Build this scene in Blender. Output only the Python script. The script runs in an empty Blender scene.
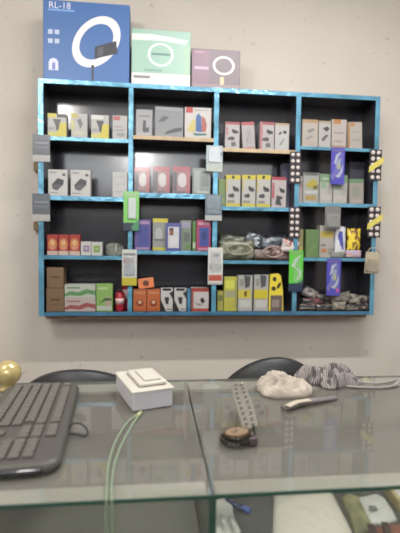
import bpy, bmesh, math, random
from mathutils import Vector, Matrix, noise
random.seed(7)
SC = bpy.context.scene
COL = SC.collection
# ------------------------------------------------------------------ camera
F = 430.0
EYE = Vector((0, 0, 1.30))
YAW, PITCH, ROLL = 0.10785, 0.04696, 0.0136
def cam_axes():
    cy, sy, cp, sp = math.cos(YAW), math.sin(YAW), math.cos(PITCH), math.sin(PITCH)
    f = Vector((sy*cp, cy*cp, -sp)); r = Vector((cy, -sy, 0)); u = r.cross(f)
    cr, sr = math.cos(ROLL), math.sin(ROLL)
    return r*cr+u*sr, u*cr-r*sr, f
CR, CU, CF = cam_axes()
cam = bpy.data.cameras.new('camera'); co = bpy.data.objects.new('camera', cam); COL.objects.link(co)
m = Matrix((CR, CU, -CF)).transposed().to_4x4(); m.translation = EYE
co.matrix_world = m
cam.sensor_fit = 'HORIZONTAL'; cam.sensor_width = 36; cam.lens = 36*F/400; cam.clip_start = .02
SC.camera = co
cam.dof.use_dof = True; cam.dof.focus_distance = 1.45; cam.dof.aperture_fstop = 4.6
# ------------------------------------------------------------------ light
w = bpy.data.worlds.new('daylight'); SC.world = w; w.use_nodes = True
w.node_tree.nodes['Background'].inputs[0].default_value = (.93, .97, 1.0, 1)
w.node_tree.nodes['Background'].inputs[1].default_value = 3.7
def area(name, loc, size, power, color, rot=(0, 0, 0), sy=None):
    l = bpy.data.lights.new(name, 'AREA'); l.energy = power; l.color = color
    l.shape = 'RECTANGLE'; l.size = size; l.size_y = sy or size
    o = bpy.data.objects.new(name, l); o.location = loc; o.rotation_euler = rot; COL.objects.link(o); return o
def bulb(name, loc, r, power, color):
    l = bpy.data.lights.new(name, 'POINT'); l.energy = power; l.color = color; l.shadow_soft_size = r
    o = bpy.data.objects.new(name, l); o.location = loc; COL.objects.link(o); return o
bulb('ceiling_lamp_light', (-1.14, 0.35, 2.86), .15, 54, (1, .965, .92))
l_ = area('upper_wall_fill_light', (.75, 1.15, 3.17), 1.2, 54, (1, .985, .96), sy=.08)  # added fill with no known fixture, brightens the upper wall
bulb('rear_ceiling_lamp_light', (-.27, -3.0, 3.03), .2, 100, (1, .98, .95))
SC.view_settings.view_transform = 'Standard'; SC.view_settings.look = 'None'
SC.view_settings.gamma = 1; SC.view_settings.use_curve_mapping = False
SC.view_settings.exposure = 0.45
# ------------------------------------------------------------------ helpers
def lin(c):
    return tuple(((v/255)/12.92 if v/255 <= .04045 else ((v/255+.055)/1.055)**2.4) for v in c)+(1,)
MC = {}
def mat(rgb, rough=.5, metal=0, spec=.5, var=0, scale=8, bump=0, bscale=60, coat=0, alpha=1, key=None):
    k = key or (tuple(rgb), rough, metal, spec, var, scale, bump, bscale, coat, alpha)
    if k in MC: return MC[k]
    m = bpy.data.materials.new('mat'); m.use_nodes = True; nt = m.node_tree; b = nt.nodes['Principled BSDF']
    b.inputs['Base Color'].default_value = lin(rgb); b.inputs['Roughness'].default_value = rough
    b.inputs['Metallic'].default_value = metal; b.inputs['Specular IOR Level'].default_value = spec
    b.inputs['Coat Weight'].default_value = coat; b.inputs['Alpha'].default_value = alpha
    if var or bump:
        tc = nt.nodes.new('ShaderNodeTexCoord')
    if var:
        n = nt.nodes.new('ShaderNodeTexNoise'); n.inputs['Scale'].default_value = scale; n.inputs['Detail'].default_value = 5
        nt.links.new(tc.outputs['Object'], n.inputs['Vector'])
        r = nt.nodes.new('ShaderNodeValToRGB'); r.color_ramp.elements[0].position = .3; r.color_ramp.elements[1].position = .7
        r.color_ramp.elements[0].color = lin([max(0, v*(1-var)) for v in rgb]); r.color_ramp.elements[1].color = lin([min(255, v*(1+var)) for v in rgb])
        nt.links.new(n.outputs[0], r.inputs[0]); nt.links.new(r.outputs[0], b.inputs['Base Color'])
    if bump:
        n2 = nt.nodes.new('ShaderNodeTexNoise'); n2.inputs['Scale'].default_value = bscale; n2.inputs['Detail'].default_value = 3
        nt.links.new(tc.outputs['Object'], n2.inputs['Vector'])
        bp = nt.nodes.new('ShaderNodeBump'); bp.inputs['Strength'].default_value = bump; bp.inputs['Distance'].default_value = .01
        nt.links.new(n2.outputs[0], bp.inputs['Height']); nt.links.new(bp.outputs[0], b.inputs['Normal'])
    MC[k] = m; return m
def Q(px, py, Y):                       # point on the vertical plane y = Y
    d = CR*((px-200)/F) - CU*((py-266.5)/F) + CF
    return EYE + d*(Y/d.y)
def S(px, py, z):                       # point on the level plane z
    d = CR*((px-200)/F) - CU*((py-266.5)/F) + CF
    return EYE + d*((z-EYE.z)/d.z)
class MB:
    def __init__(s): s.bm = bmesh.new(); s.ms = []
    def mi(s, m):
        if m not in s.ms: s.ms.append(m)
        return s.ms.index(m)
    def face(s, pts, m, smooth=False):
        f = s.bm.faces.new([s.bm.verts.new(p) for p in pts]); f.material_index = s.mi(m); f.smooth = smooth; return f
    def box(s, a, b, m, bev=0, M=None):
        x0, y0, z0 = a; x1, y1, z1 = b
        r = bmesh.ops.create_cube(s.bm, size=1)
        T = Matrix.Translation(((x0+x1)/2, (y0+y1)/2, (z0+z1)/2)) @ Matrix.Diagonal((abs(x1-x0), abs(y1-y0), abs(z1-z0), 1))
        if M: T = M @ T
        vs = r['verts']; bmesh.ops.transform(s.bm, matrix=T, verts=vs)
        fs = {f for v in vs for f in v.link_faces}; i = s.mi(m)
        for f in fs: f.material_index = i
        if bev:
            es = list({e for v in vs for e in v.link_edges})
            q = bmesh.ops.bevel(s.bm, geom=es, offset=bev, segments=2, affect='EDGES', profile=.5)
            for f in q['faces']: f.material_index = i; f.smooth = True
        return s
    def tube(s, pts, r, m, n=8, cap=True):
        pts = [Vector(p) for p in pts]; rings = []; i = s.mi(m); up = None
        for k, p in enumerate(pts):
            t = (pts[min(k+1, len(pts)-1)]-pts[max(k-1, 0)]).normalized()
            if up is None: up = Vector((0, 0, 1)) if abs(t.z) < .9 else Vector((1, 0, 0))
            a = t.cross(up).normalized(); up = a.cross(t).normalized()
            rr = r[k] if isinstance(r, (list, tuple)) else r
            rings.append([s.bm.verts.new(p+(a*math.cos(2*math.pi*j/n)+up*math.sin(2*math.pi*j/n))*rr) for j in range(n)])
        for A, B in zip(rings, rings[1:]):
            for j in range(n):
                f = s.bm.faces.new((A[j], A[(j+1) % n], B[(j+1) % n], B[j])); f.smooth = True; f.material_index = i
        if cap:
            for R_ in (rings[0], rings[-1][::-1]):
                f = s.bm.faces.new(R_); f.material_index = i
        return s
    def lathe(s, prof, m, c=(0, 0, 0), n=32, T=None):
        i = s.mi(m); rings = []
        for r, z in prof:
            ring = []
            for j in range(n):
                a = 2*math.pi*j/n; v = Vector((r*math.cos(a), r*math.sin(a), z))
                if T: v = T @ v
                ring.append(s.bm.verts.new(v+Vector(c)))
            rings.append(ring)
        for A, B in zip(rings, rings[1:]):
            for j in range(n):
                f = s.bm.faces.new((A[j], A[(j+1) % n], B[(j+1) % n], B[j])); f.smooth = True; f.material_index = i
        for R_ in (rings[0][::-1], rings[-1]):
            f = s.bm.faces.new(R_); f.material_index = i
        return s
    def prism(s, pts2, y0, y1, m):       # outline in x,z extruded along y
        i = s.mi(m); A = [s.bm.verts.new((x, y0, z)) for x, z in pts2]; B = [s.bm.verts.new((x, y1, z)) for x, z in pts2]
        fs = [s.bm.faces.new(A), s.bm.faces.new(B[::-1])]; n = len(A)
        for k in range(n): fs.append(s.bm.faces.new((A[k], B[k], B[(k+1) % n], A[(k+1) % n])))
        for f in fs: f.material_index = i
        return s
    def build(s, name, parent=None, loc=None, rot=None, recalc=True):
        if recalc: bmesh.ops.recalc_face_normals(s.bm, faces=s.bm.faces)
        me = bpy.data.meshes.new(name); s.bm.to_mesh(me); s.bm.free()
        for m in s.ms: me.materials.append(m)
        o = bpy.data.objects.new(name, me); COL.objects.link(o)
        if parent: o.parent = parent
        if loc is not None: o.location = loc
        if rot is not None: o.rotation_euler = rot
        return o
def tag(o, label=None, cat=None, group=None, kind=None):
    if label: o['label'] = label
    if cat: o['category'] = cat
    if group: o['group'] = group
    if kind: o['kind'] = kind
    return o
def empty(name, loc, rz=0):
    o = bpy.data.objects.new(name, None); o.location = loc; o.rotation_euler = (0, 0, rz); o.empty_display_size = .05; COL.objects.link(o); return o
def smooth_path(pts, n=8):
    pts = [Vector(p) for p in pts]; out = []
    for i in range(len(pts)-1):
        p0, p1, p2, p3 = pts[max(i-1, 0)], pts[i], pts[i+1], pts[min(i+2, len(pts)-1)]
        for k in range(n):
            t = k/n; out.append(.5*((2*p1)+(p2-p0)*t+(2*p0-5*p1+4*p2-p3)*t*t+(3*p1-p0-3*p2+p3)*t**3))
    out.append(pts[-1]); return out
# ------------------------------------------------------------------ the room
WY = 2.805; CH = 3.25; XL, XR, YF = -2.3, 2.7, -3.4
def plaster(rgb, name):
    m = mat(rgb, .75, 0, .25, var=.035, scale=1.7, bump=.12, bscale=9, key=name)
    return m
wall_m = mat((186, 174, 158), .7, 0, .3, key='wallm')
nt = wall_m.node_tree; b = nt.nodes['Principled BSDF']
tc = nt.nodes.new('ShaderNodeTexCoord'); n1 = nt.nodes.new('ShaderNodeTexNoise'); n1.inputs['Scale'].default_value = 1.3; n1.inputs['Detail'].default_value = 6
n2 = nt.nodes.new('ShaderNodeTexNoise'); n2.inputs['Scale'].default_value = 22; n2.inputs['Detail'].default_value = 2
r1 = nt.nodes.new('ShaderNodeValToRGB'); r1.color_ramp.elements[0].position = .35; r1.color_ramp.elements[1].position = .68
r1.color_ramp.elements[0].color = lin((189, 181, 172)); r1.color_ramp.elements[1].color = lin((197, 190, 183))
r2 = nt.nodes.new('ShaderNodeValToRGB'); r2.color_ramp.elements[0].position = .70; r2.color_ramp.elements[1].position = .76
r2.color_ramp.elements[0].color = (1, 1, 1, 1); r2.color_ramp.elements[1].color = (.80, .76, .72, 1)
mx = nt.nodes.new('ShaderNodeMix'); mx.data_type = 'RGBA'; mx.blend_type = 'MULTIPLY'; mx.inputs[0].default_value = 1
for nn in (n1, n2): nt.links.new(tc.outputs['Object'], nn.inputs['Vector'])
nt.links.new(n1.outputs[0], r1.inputs[0]); nt.links.new(n2.outputs[0], r2.inputs[0])
nt.links.new(r1.outputs[0], mx.inputs[6]); nt.links.new(r2.outputs[0], mx.inputs[7]); nt.links.new(mx.outputs[2], b.inputs['Base Color'])
bp = nt.nodes.new('ShaderNodeBump'); bp.inputs['Strength'].default_value = .15; bp.inputs['Distance'].default_value = .02
nt.links.new(n1.outputs[0], bp.inputs['Height']); nt.links.new(bp.outputs[0], b.inputs['Normal'])
def slab(name, a, b_, m):
    o = MB().box(a, b_, m).build(name); return tag(o, kind='structure')
slab('wall_back', (XL-.1, WY, 0), (XR+.1, WY+.12, CH), wall_m)
slab('wall_left', (XL-.12, YF, 0), (XL, WY, CH), wall_m)
slab('wall_right', (XR, YF, 0), (XR+.12, WY, CH), wall_m)
floor_m = mat((100, 92, 84), .5, var=.08, scale=3)
slab('floor', (XL-.12, YF, -.1), (XR+.12, WY+.12, 0), floor_m)
slab('added_wall_front', (XL-.12, YF-.12, 0), (XR+.12, YF-.001, 2.35), mat((84, 78, 72), .7, var=.06, scale=2))  # unseen wall, added dark so the lower shelf panels reflect darkness
slab('ceiling', (XL-.12, YF, CH), (XR+.12, WY+.12, CH+.1), mat((205, 203, 198), .8, var=.03, scale=2))
# ------------------------------------------------------------------ wall shelf
SY = 2.60
x0s, z1s = Q(38.5, 80, SY).x, EYE.z+.9494
Wd, Hd = 2.064, 1.3727
x1s, z0s = x0s+Wd, z1s-Hd
carc = mat((50, 50, 57), .19, spec=.75, var=.10, scale=5, coat=.12)
carc2 = mat((40, 40, 44), .18, spec=.8, var=.12, scale=6, coat=.3)
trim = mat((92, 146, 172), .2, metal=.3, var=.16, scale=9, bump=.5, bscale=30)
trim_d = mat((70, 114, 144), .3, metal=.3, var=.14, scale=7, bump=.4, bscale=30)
tan = mat((172, 152, 122), .6, var=.08, scale=20)
shelf = empty('wall_shelf', ((x0s+x1s)/2, WY, z0s))
tag(shelf, 'black sixteen-compartment shelf unit edged with shiny blue tape on the wall', 'shelf')
O = Vector(shelf.location)
def sbox(name, a, b_, m, bev=0, lab=None):
    o = MB().box(Vector(a)-O, Vector(b_)-O, m, bev).build(name, shelf)
    if lab: o['label'] = lab
    return o
T = .024
TY = SY-.004
def xat(px, py): return Q(px, py, SY).x
dv = []
for a, c in (((128.2, 133), (128, 132.4)), ((213.2, 218.4), (212, 216.2)), ((296, 301), (291.8, 295.8))):
    xa = (xat(a[0], 120)+xat(c[0], 300))/2; xb = (xat(a[1], 120)+xat(c[1], 300))/2
    dv.append((xa, xb))
sbox('side_panel', (x0s, SY, z0s), (x0s+T, WY, z1s), carc); sbox('side_panel', (x1s-T, SY, z0s), (x1s, WY, z1s), carc)
sbox('back_panel', (x0s+T, WY-.012, z0s), (x1s-T, WY-.0005, z1s), carc)
sbox('top_panel', (x0s+T, SY, z1s-T), (x1s-T, WY-.012, z1s), carc); sbox('bottom_panel', (x0s+T, SY, z0s), (x1s-T, WY-.012, z0s+T), carc)
for xa, xb in dv: sbox('divider', (xa, SY, z0s+T), (xb, WY-.012, z1s-T), carc)
sbox('edge_tape', (x0s-.003, TY, z0s), (x0s+T+.003, SY, z1s), trim, .001)
sbox('edge_tape', (x1s-T-.003, TY, z0s), (x1s+.002, SY, z1s), trim, .001)
sbox('edge_tape', (x0s+T+.003, TY, z1s-T-.002), (x1s-T-.003, SY, z1s), trim, .001)
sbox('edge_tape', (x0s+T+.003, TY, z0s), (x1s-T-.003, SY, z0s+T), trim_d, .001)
for xa, xb in dv: sbox('edge_tape', (xa, TY, z0s+T), (xb, SY, z1s-T-.002), trim, .001)
cols = [(x0s+T, dv[0][0]), (dv[0][1], dv[1][0]), (dv[1][1], dv[2][0]), (dv[2][1], x1s-T)]
cpx = [88, 172, 255, 335]
trims = {(1, 1): (137.7, 141.6), (2, 1): (196.4, 200.9), (3, 1): (255.6, 259.6),
         (1, 2): (136.6, 140.4), (2, 2): (193.4, 198.3), (3, 2): (250.9, 254.7),
         (1, 3): (148.8, 152.6), (2, 3): (206.9, 210.8), (3, 3): (260.6, 264),
         (1, 4): (147.4, 150.6), (2, 4): (203.3, 207), (3, 4): (258, 261.3)}
ZB = {}
for (r, c), (ya, yb) in trims.items():
    za, zb = Q(cpx[c-1], ya, TY).z, Q(cpx[c-1], yb, TY).z
    xa, xb = cols[c-1]; ZB[(r, c)] = za
    sbox('shelf_board', (xa, SY, zb), (xb, WY-.012, za), carc2)
    if (r, c) in ((1, 2), (1, 3)): sbox('board_edge', (xa, TY, zb), (xb, SY, za), tan, .001, 'bare pale wooden edge of a shelf board')
    else: sbox('edge_tape', (xa, TY, zb), (xb, SY, za), trim, .001)
for c in range(1, 5): ZB[(4, c)] = z0s+T; ZB[(0, c)] = z1s
sbox('under_strip', (x0s+.03, SY+.03, z0s-.022), (x1s-.03, WY-.001, z0s-.0005), mat((122, 98, 76), .7, var=.1, scale=15))  # brown strip along the underside of the bottom panel
for px, py in ((37, 167), (37, 226)):
    p = Q(px, py, WY-.02); sbox('brown_block', (p.x-.014, WY-.05, p.z-.028), (x0s-.0005, WY-.001, p.z+.028), mat((128, 108, 84), .6), .003)  # small brown block against the left side of the unit
# ------------------------------------------------------------------ cartons
def ell(cx, cy, rx, ry, n=20, rot=0):
    out = []
    for k in range(n):
        a = 2*math.pi*k/n; x, y = rx*math.cos(a), ry*math.sin(a)
        out.append((cx+x*math.cos(rot)-y*math.sin(rot), cy+x*math.sin(rot)+y*math.cos(rot)))
    return out
def R_(a, b_, c, d, col): return ('p', [(a, b_), (c, b_), (c, d), (a, d)], col)
def E_(cx, cy, rx, ry, col, rot=0): return ('p', ell(cx, cy, rx, ry, 18, rot), col)
def G_(cx, cy, rx, ry, k, col, rot=0): return ('g', (cx, cy, rx, ry, k, rot), col)
def PL(pts, col): return ('p', pts, col)
def soft(c, k=.84):
    g_ = .3*c[0]+.59*c[1]+.11*c[2]; return tuple((g_+(v-g_)*k)*.79 for v in c)
def add_prints(mb, prints, W, H, y, rough=.4):
    # prints live in 0..1 of the front face (x from the left edge, z from the base)
    for i, (k, d, c) in enumerate(prints):
        yy = y-.0005-.0003*i; m = mat(soft(c), rough)
        f = lambda u, v: ((u-.5)*W, v*H)
        if k == 'p': mb.prism([f(u, v) for u, v in d], yy, y, m)
        else:
            cx, cy, rx, ry, kk, rot = d; a = ell(cx, cy, rx, ry, 28, rot); b_ = ell(cx, cy, rx*kk, ry*kk, 28, rot); n = 28
            for j in range(n):
                mb.prism([f(*a[j]), f(*a[(j+1) % n]), f(*b_[(j+1) % n]), f(*b_[j])], yy, y, m)
def carton(name, label, cat, group, x0, x1, yt, base, body, prints=(), dep=.06, dy=.012, lean=0, rough=.38, z=None, rz=0, cap=None):
    Y = SY+dy
    zb = ZB[base] if base else z
    a = Q(x0, yt, Y); b_ = Q(x1, yt, Y); W = b_.x-a.x; zt = (a.z+b_.z)/2; H = zt-zb-.001
    mb = MB(); mb.box((-W/2+.0006, 0, 0), (W/2-.0006, dep, H), mat(soft(body), rough), .0015)
    add_prints(mb, prints, W-.002, H, 0, rough)
    o = mb.build(name, None, ((a.x+b_.x)/2, Y, zb+.001))
    if lean: o.rotation_euler = (0, lean, 0)
    if rz: o.rotation_euler.z = rz
    return tag(o, label, cat, group)
def text_part(s, size, parent, x, y, z, col, lab=None):
    cu = bpy.data.curves.new('txt', 'FONT'); cu.body = s; cu.size = size; cu.extrude = .0003
    t = bpy.data.objects.new('txt', cu); COL.objects.link(t)
    dg = bpy.context.evaluated_depsgraph_get(); me = bpy.data.meshes.new_from_object(t.evaluated_get(dg))
    bpy.data.objects.remove(t); o = bpy.data.objects.new('printed_text', me); COL.objects.link(o)
    me.materials.clear(); me.materials.append(mat(col, .4)); o.parent = parent
    o.location = (x, y, z); o.rotation_euler = (math.pi/2, 0, 0)
    if lab: o['label'] = lab
    return o
WHT = (214, 212, 208); OFF = (196, 194, 190); DK = (48, 46, 50); BLK = (34, 34, 38); YEL = (226, 208, 44); GRY = (128, 130, 134)
RED = (196, 60, 62); PINK = (214, 150, 150)
# boxes standing on top of the shelf unit
def fpx(x0, x1, yt, yb):
    return lambda px, py: ((px-x0)/(x1-x0), (yb-py)/(yb-yt))
BLUE = (64, 102, 158)
f = fpx(43, 129.5, 2, 81); WB = Q(129.5, 40, SY+.02).x-Q(43, 40, SY+.02).x
def ringpx(f, cx, cy, rx, ry, k, rot, col, n=40):
    out = []
    for j in range(n):
        q = []
        for jj, kk in ((j, 1), (j+1, 1), (j+1, k), (j, k)):
            a = 2*math.pi*jj/n; x, y = rx*kk*math.cos(a), ry*kk*math.sin(a)
            q.append(f(cx+x*math.cos(rot)-y*math.sin(rot), cy+x*math.sin(rot)+y*math.cos(rot)))
        out.append(('p', q, col))
    return out
def flat(prints):   # keep many pieces on one level
    return prints
def big_box(name, label, x0, x1, yt, yb, body, levels, dep, dy=.02):
    Y = SY+dy; a = Q(x0, (yt+yb)/2, Y); b_ = Q(x1, (yt+yb)/2, Y); W = b_.x-a.x; H = Q((x0+x1)/2, yt, Y).z-z1s-.001
    mb = MB(); mb.box((-W/2, 0, 0), (W/2, dep, H), mat(body, .42), .003)
    for i, lev in enumerate(levels):
        yy = -.0006-.0005*i
        for k, d, c in lev: mb.prism([((u-.5)*W, v*H) for u, v in d], yy, 0, mat(c, .42))
    o = mb.build(name, None, ((a.x+b_.x)/2, Y, z1s+.001)); tag(o, label, 'box'); return o, W, H
def rp(f, a, b_, c, d, col): return ('p', [f(a, b_), f(c, b_), f(c, d), f(a, d)], col)
def pp(f, pts, col): return ('p', [f(*p) for p in pts], col)
pale = (214, 210, 214)
lv1 = ringpx(f, 96, 40.5, 29, 20.5, .70, math.radians(-50), (222, 216, 216))
lv1 += [rp(f, 48+dx, 31+dy_+4.5, 52.5+dx, 31+dy_, (176, 186, 208)) for dx in (0, 6.5) for dy_ in (0, 9)]
lv1 += [pp(f, [(48.5, 71), (48.5, 63), (50, 60), (53.5, 59), (56.5, 60), (58, 63), (58, 71)], (196, 200, 222)),
        rp(f, 48, 12.6, 74, 11, (120, 160, 212)), rp(f, 91, 80, 93.5, 64, (52, 62, 84)), rp(f, 83, 81, 86, 78, BLUE)]
lv2 = [pp(f, [(94, 57.5), (94.6, 45.5), (116, 38.5), (117.4, 51)], (52, 54, 62)), rp(f, 52, 70.5, 55, 63.5, (108, 116, 176))]
lv3 = [pp(f, [(97, 55), (97.5, 46.5), (103, 45), (103, 53)], (76, 78, 88))]
bb, W, H = big_box('ring_light_box', 'large blue box with a white ring light picture, standing on the shelf unit', 43, 129.5, 2, 81, BLUE, [lv1, lv2, lv3], .12)
u, v = f(48.5, 10.2); text_part('RL-18', .052, bb, (u-.5)*W, -.001, v*H, (206, 208, 224))
f = fpx(131.5, 190.5, 31, 85.5)
GRN = (146, 178, 164)
lv1 = [pp(f, [(131.8, 42), (131.8, 36), (150, 35.5), (170, 37.5), (188, 40), (185, 44), (160, 41.5)], (206, 214, 206)), rp(f, 131.7, 85.3, 190.3, 73.5, (206, 206, 202)),
       rp(f, 183, 73, 190, 46, (152, 180, 158))]
lv1 += ringpx(f, 160.5, 55, 13, 11.5, .82, 0, (196, 214, 206))
lv2 = [rp(f, 151.5, 55.6, 170, 53.6, (96, 130, 122)), rp(f, 144, 71.5, 162, 69.5, (120, 156, 142)), rp(f, 133.5, 78.8, 150, 76.2, (126, 124, 126))]
big_box('ring_light_box', 'pale green box with a white circle and white bottom band, on the shelf unit', 131.5, 190.5, 30, 85.5, GRN, [lv1, lv2], .11)
f = fpx(191.5, 240, 49.5, 89.5)
PUR = (112, 98, 106)
lv0 = [rp(f, 192, 84.8, 209, 51, (128, 100, 116)), rp(f, 192, 89, 239.8, 85, (136, 118, 122))]
lv1 = [rp(f, 194.5, 70.5, 208.5, 67.5, (176, 150, 168)), rp(f, 195, 54.5, 204, 52, (156, 120, 136)),
       rp(f, 220, 85, 224, 77, (188, 172, 138))] + ringpx(f, 223.5, 65.5, 11, 9.6, .78, 0, (214, 210, 210))
big_box('ring_light_box', 'small dull purple box with a white ring picture, on the shelf unit', 191.5, 240, 49.5, 89.5, PUR, [lv0, lv1], .09)

def T_yel(k=0): return [R_(0, .82, .45, 1, YEL), R_(.5, .84, 1, .98, (70, 66, 60)), R_(.5, 0, 1, .62, YEL), R_(0, 0, .5, .2, (222, 212, 90)),
                        PL([(.28, .76), (.72, .76), (.62, .5), (.58, .28), (.46, .28), (.42, .5)], (72, 70, 76)), R_(.08, .3, .35, .42, (168, 166, 160))]
ac = 'box'
g = 'yellow and white accessory boxes on the top left shelf'
carton('accessory_box', 'yellow and white box with dark funnel picture, leftmost on the upper left shelf', ac, g, 47.5, 66.5, 113.5, (1, 1), OFF, T_yel())
carton('accessory_box', 'white box with yellow top corner between two yellow boxes, upper left shelf', ac, g, 71, 87.5, 113.5, (1, 1), OFF,
       [R_(0, .82, .4, 1, (214, 196, 70)), PL([(.35, .72), (.6, .8), (.72, .55), (.55, .34), (.5, .5)], (110, 110, 114)), R_(.1, .1, .9, .26, (206, 206, 176)), R_(0, .3, .18, .7, (220, 210, 120))])
carton('accessory_box', 'yellow and white box with a white cap band, third on the upper left shelf', ac, g, 91, 109, 115, (1, 1), OFF, T_yel()[2:]+[R_(0, .82, .7, .98, (236, 236, 232))])
carton('accessory_box', 'white box with a red corner mark beside the first blue upright, top shelf', ac, None, 112.5, 127.5, 115.5, (1, 1), OFF,
       [R_(.05, .8, .5, .96, (206, 92, 92)), R_(.15, .35, .8, .42, (164, 164, 168)), E_(.55, .2, .3, .08, (146, 160, 146)), R_(.15, .5, .6, .56, (182, 160, 160))])
def T_dev(k): return [PL([(.18, .42), (.5, .68), (.82, .6), (.78, .42), (.48, .22), (.22, .3)], (62, 62, 66)), PL([(.2, .40), (.5, .46), (.76, .42), (.48, .2), (.22, .26)], (92, 92, 98)),
                      R_(.08, .86, .42, .91, (150, 150, 156)), R_(.74, .76, .9, .86, (90, 92, 104)), R_(.1, .1, .5, .13, (150, 150, 154))]
carton('gadget_box', 'white box with black device picture, leftmost on the second left shelf', ac, 'white gadget boxes', 48, 67.5, 169.5, (2, 1), WHT, T_dev(0))
carton('gadget_box', 'white box with black device picture, to the right of its twin', ac, 'white gadget boxes', 70.5, 90.5, 170, (2, 1), WHT, T_dev(1))
carton('gadget_box', 'plain whitish box alone by the blue upright on the second left shelf', ac, None, 112.5, 127.8, 172, (2, 1), (206, 206, 204), [R_(.15, .5, .8, .54, (180, 180, 184)), R_(.2, .2, .6, .24, (176, 176, 180)), R_(.1, .8, .9, .83, (188, 186, 190))])
ORG = (206, 92, 44)
for k, (a, b_, nm) in enumerate(((47, 57.8, 'left one'), (58.2, 68.8, 'middle one'), (69.2, 80, 'right one'))):
    carton('bulb_box', 'small red and orange box, %s of three in the row' % nm, ac, 'three red and orange boxes', a, b_, 234.5-.0*k, (3, 1), (190, 48, 38),
           [R_(0, 0, 1, .2, (220, 190, 178)), E_(.5, .52, .42, .30, (226, 132, 62)), E_(.5, .6, .22, .14, (238, 188, 120)), R_(.2, .3, .8, .4, (232, 150, 130))])
carton('small_white_box', 'small white box with a purple square next to the red boxes', ac, None, 80.6, 91, 241.5, (3, 1), WHT, [R_(.25, .25, .85, .72, (150, 128, 164)), R_(.4, .4, .7, .6, (196, 180, 204))])
carton('small_white_box', 'small white box with a green square beside the purple-square box', ac, None, 91.3, 102.3, 242, (3, 1), WHT, [R_(.2, .22, .8, .74, (128, 168, 74)), R_(.35, .4, .65, .6, (170, 198, 120))])
BRN = (140, 108, 76)
bx = carton('brown_box', 'brown cardboard box, lower of two stacked in the bottom left corner', ac, 'stacked brown boxes', 46.2, 64, 288.6, (4, 1), BRN, [R_(.25, .48, .75, .56, (92, 68, 52)), R_(.3, .3, .7, .34, (112, 86, 62))], dep=.1)
zt = z0s+T+.001+bx.dimensions.z
zt = Q(55, 288.6, SY+.012).z
carton('brown_box', 'brown cardboard box, upper of two stacked in the bottom left corner', ac, 'stacked brown boxes', 46.6, 63.6, 267.5, None, BRN, [R_(.25, .5, .75, .58, (92, 68, 52)), R_(.05, .02, .95, .06, (112, 86, 62))], dep=.1, z=zt)
wave = [(0, .3), (.2, .5), (.45, .42), (.7, .66), (1, .52), (1, .2), (.75, .34), (.5, .14), (.2, .2), (0, .1)]
zt = Q(80, 298, SY+.012).z
carton('flat_box', 'white box with dull red wave, under the green-wave box', ac, 'long boxes with waves', 64.4, 95.8, 298, (4, 1), (200, 186, 180), [PL(wave, (176, 84, 88)), R_(.08, .7, .5, .82, (188, 120, 120))], dep=.09)
carton('flat_box', 'white box with green wave, lying on the red-wave box', ac, 'long boxes with waves', 64.4, 95.6, 284.6, None, (198, 206, 190), [PL(wave, (98, 162, 92)), R_(.08, .7, .5, .82, (116, 150, 112))], dep=.09, z=zt)
carton('green_box', 'light green upright box beside the wave boxes, bottom left shelf', ac, None, 96.2, 112.6, 284, (4, 1), (146, 194, 92), [R_(.05, .05, .95, .2, (202, 206, 196)), PL([(.5, .5), (.9, .55), (.95, .2), (.6, .22)], (196, 170, 150)), PL([(.1, .25), (.55, .5), (.95, .48), (.95, .4), (.5, .38)], (72, 112, 60)), R_(.1, .8, .7, .88, (188, 216, 150))])
# red cans at the end of the bottom left shelf
def canister(label, px, yt, yb, z, W_px, dy):
    Y = SY+dy; c = Q(px, (yt+yb)/2, Y); r = W_px/2/F*Y; H = Q(px, yt, Y).z-z
    mb = MB(); red = mat((150, 34, 48), .3); wh = mat((190, 160, 160), .4); dk = mat((50, 22, 30), .3)
    mb.lathe([(r*.9, 0), (r, .004), (r, H*.8), (r*.85, H*.86), (r*.6, H*.9)], red)
    o = empty('red_can', (c.x, Y+r, z+.0005)); mb.build('can_body', o)
    MB().lathe([(r*.55, H*.9), (r*.55, H), (r*.4, H)], dk).build('cap', o)
    MB().lathe([(r+.0008, H*.32), (r+.0008, H*.6)], wh, n=32).build('label_band', o)
    return tag(o, label, 'can', 'red cans on the bottom left shelf')
zc = z0s+T
canister('red can with pale band at the front of the bottom left shelf, by blue upright', 119.5, 290, 311, zc, 9, .02)
canister('taller red can with pale band half hidden behind the hanging yellow card', 126, 276, 311, zc, 8, .07)
# second column
carton('accessory_box', 'grey box with dark gadget picture, left end of the bare-edged shelf', ac, None, 136, 152.5, 109.5, (1, 2), (176, 174, 178), [PL([(.4, .2), (.44, .6), (.6, .58), (.62, .3), (.8, .34), (.8, .16), (.5, .14)], (74, 76, 88)), R_(.15, .72, .85, .78, (140, 138, 144)), R_(.08, .04, .92, .1, (196, 196, 198))])
carton('large_box', 'large silver glossy box between the grey box and the colourful box', ac, None, 155, 183.6, 107, (1, 2), (172, 174, 178), [PL([(.35, .08), (.95, .22), (.96, .34), (.7, .3), (.4, .18)], (118, 120, 128)), R_(.04, .88, .96, .96, (190, 190, 192)), PL([(.1, .5), (.3, .7), (.5, .66), (.3, .5)], (134, 136, 140))], rough=.12, rz=math.radians(3), dep=.07)
carton('large_box', 'white box with red, blue and yellow arches picture by the blue upright', ac, None, 184.8, 211.5, 107.5, (1, 2), (218, 212, 208),
       [R_(.04, .82, .3, 1, (210, 60, 58)), PL([(.1, .3), (.3, .62), (.4, .6), (.4, .2), (.12, .2)], (222, 204, 110)), PL([(.42, .22), (.42, .7), (.52, .82), (.62, .7), (.64, .2)], (60, 104, 186)), PL([(.64, .2), (.64, .72), (.76, .66), (.84, .44), (.8, .22)], (196, 98, 84)), PL([(.3, .16), (.86, .16), (.8, .1), (.4, .08)], (60, 130, 130)), R_(.35, .9, .9, .93, (186, 180, 180))])
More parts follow.
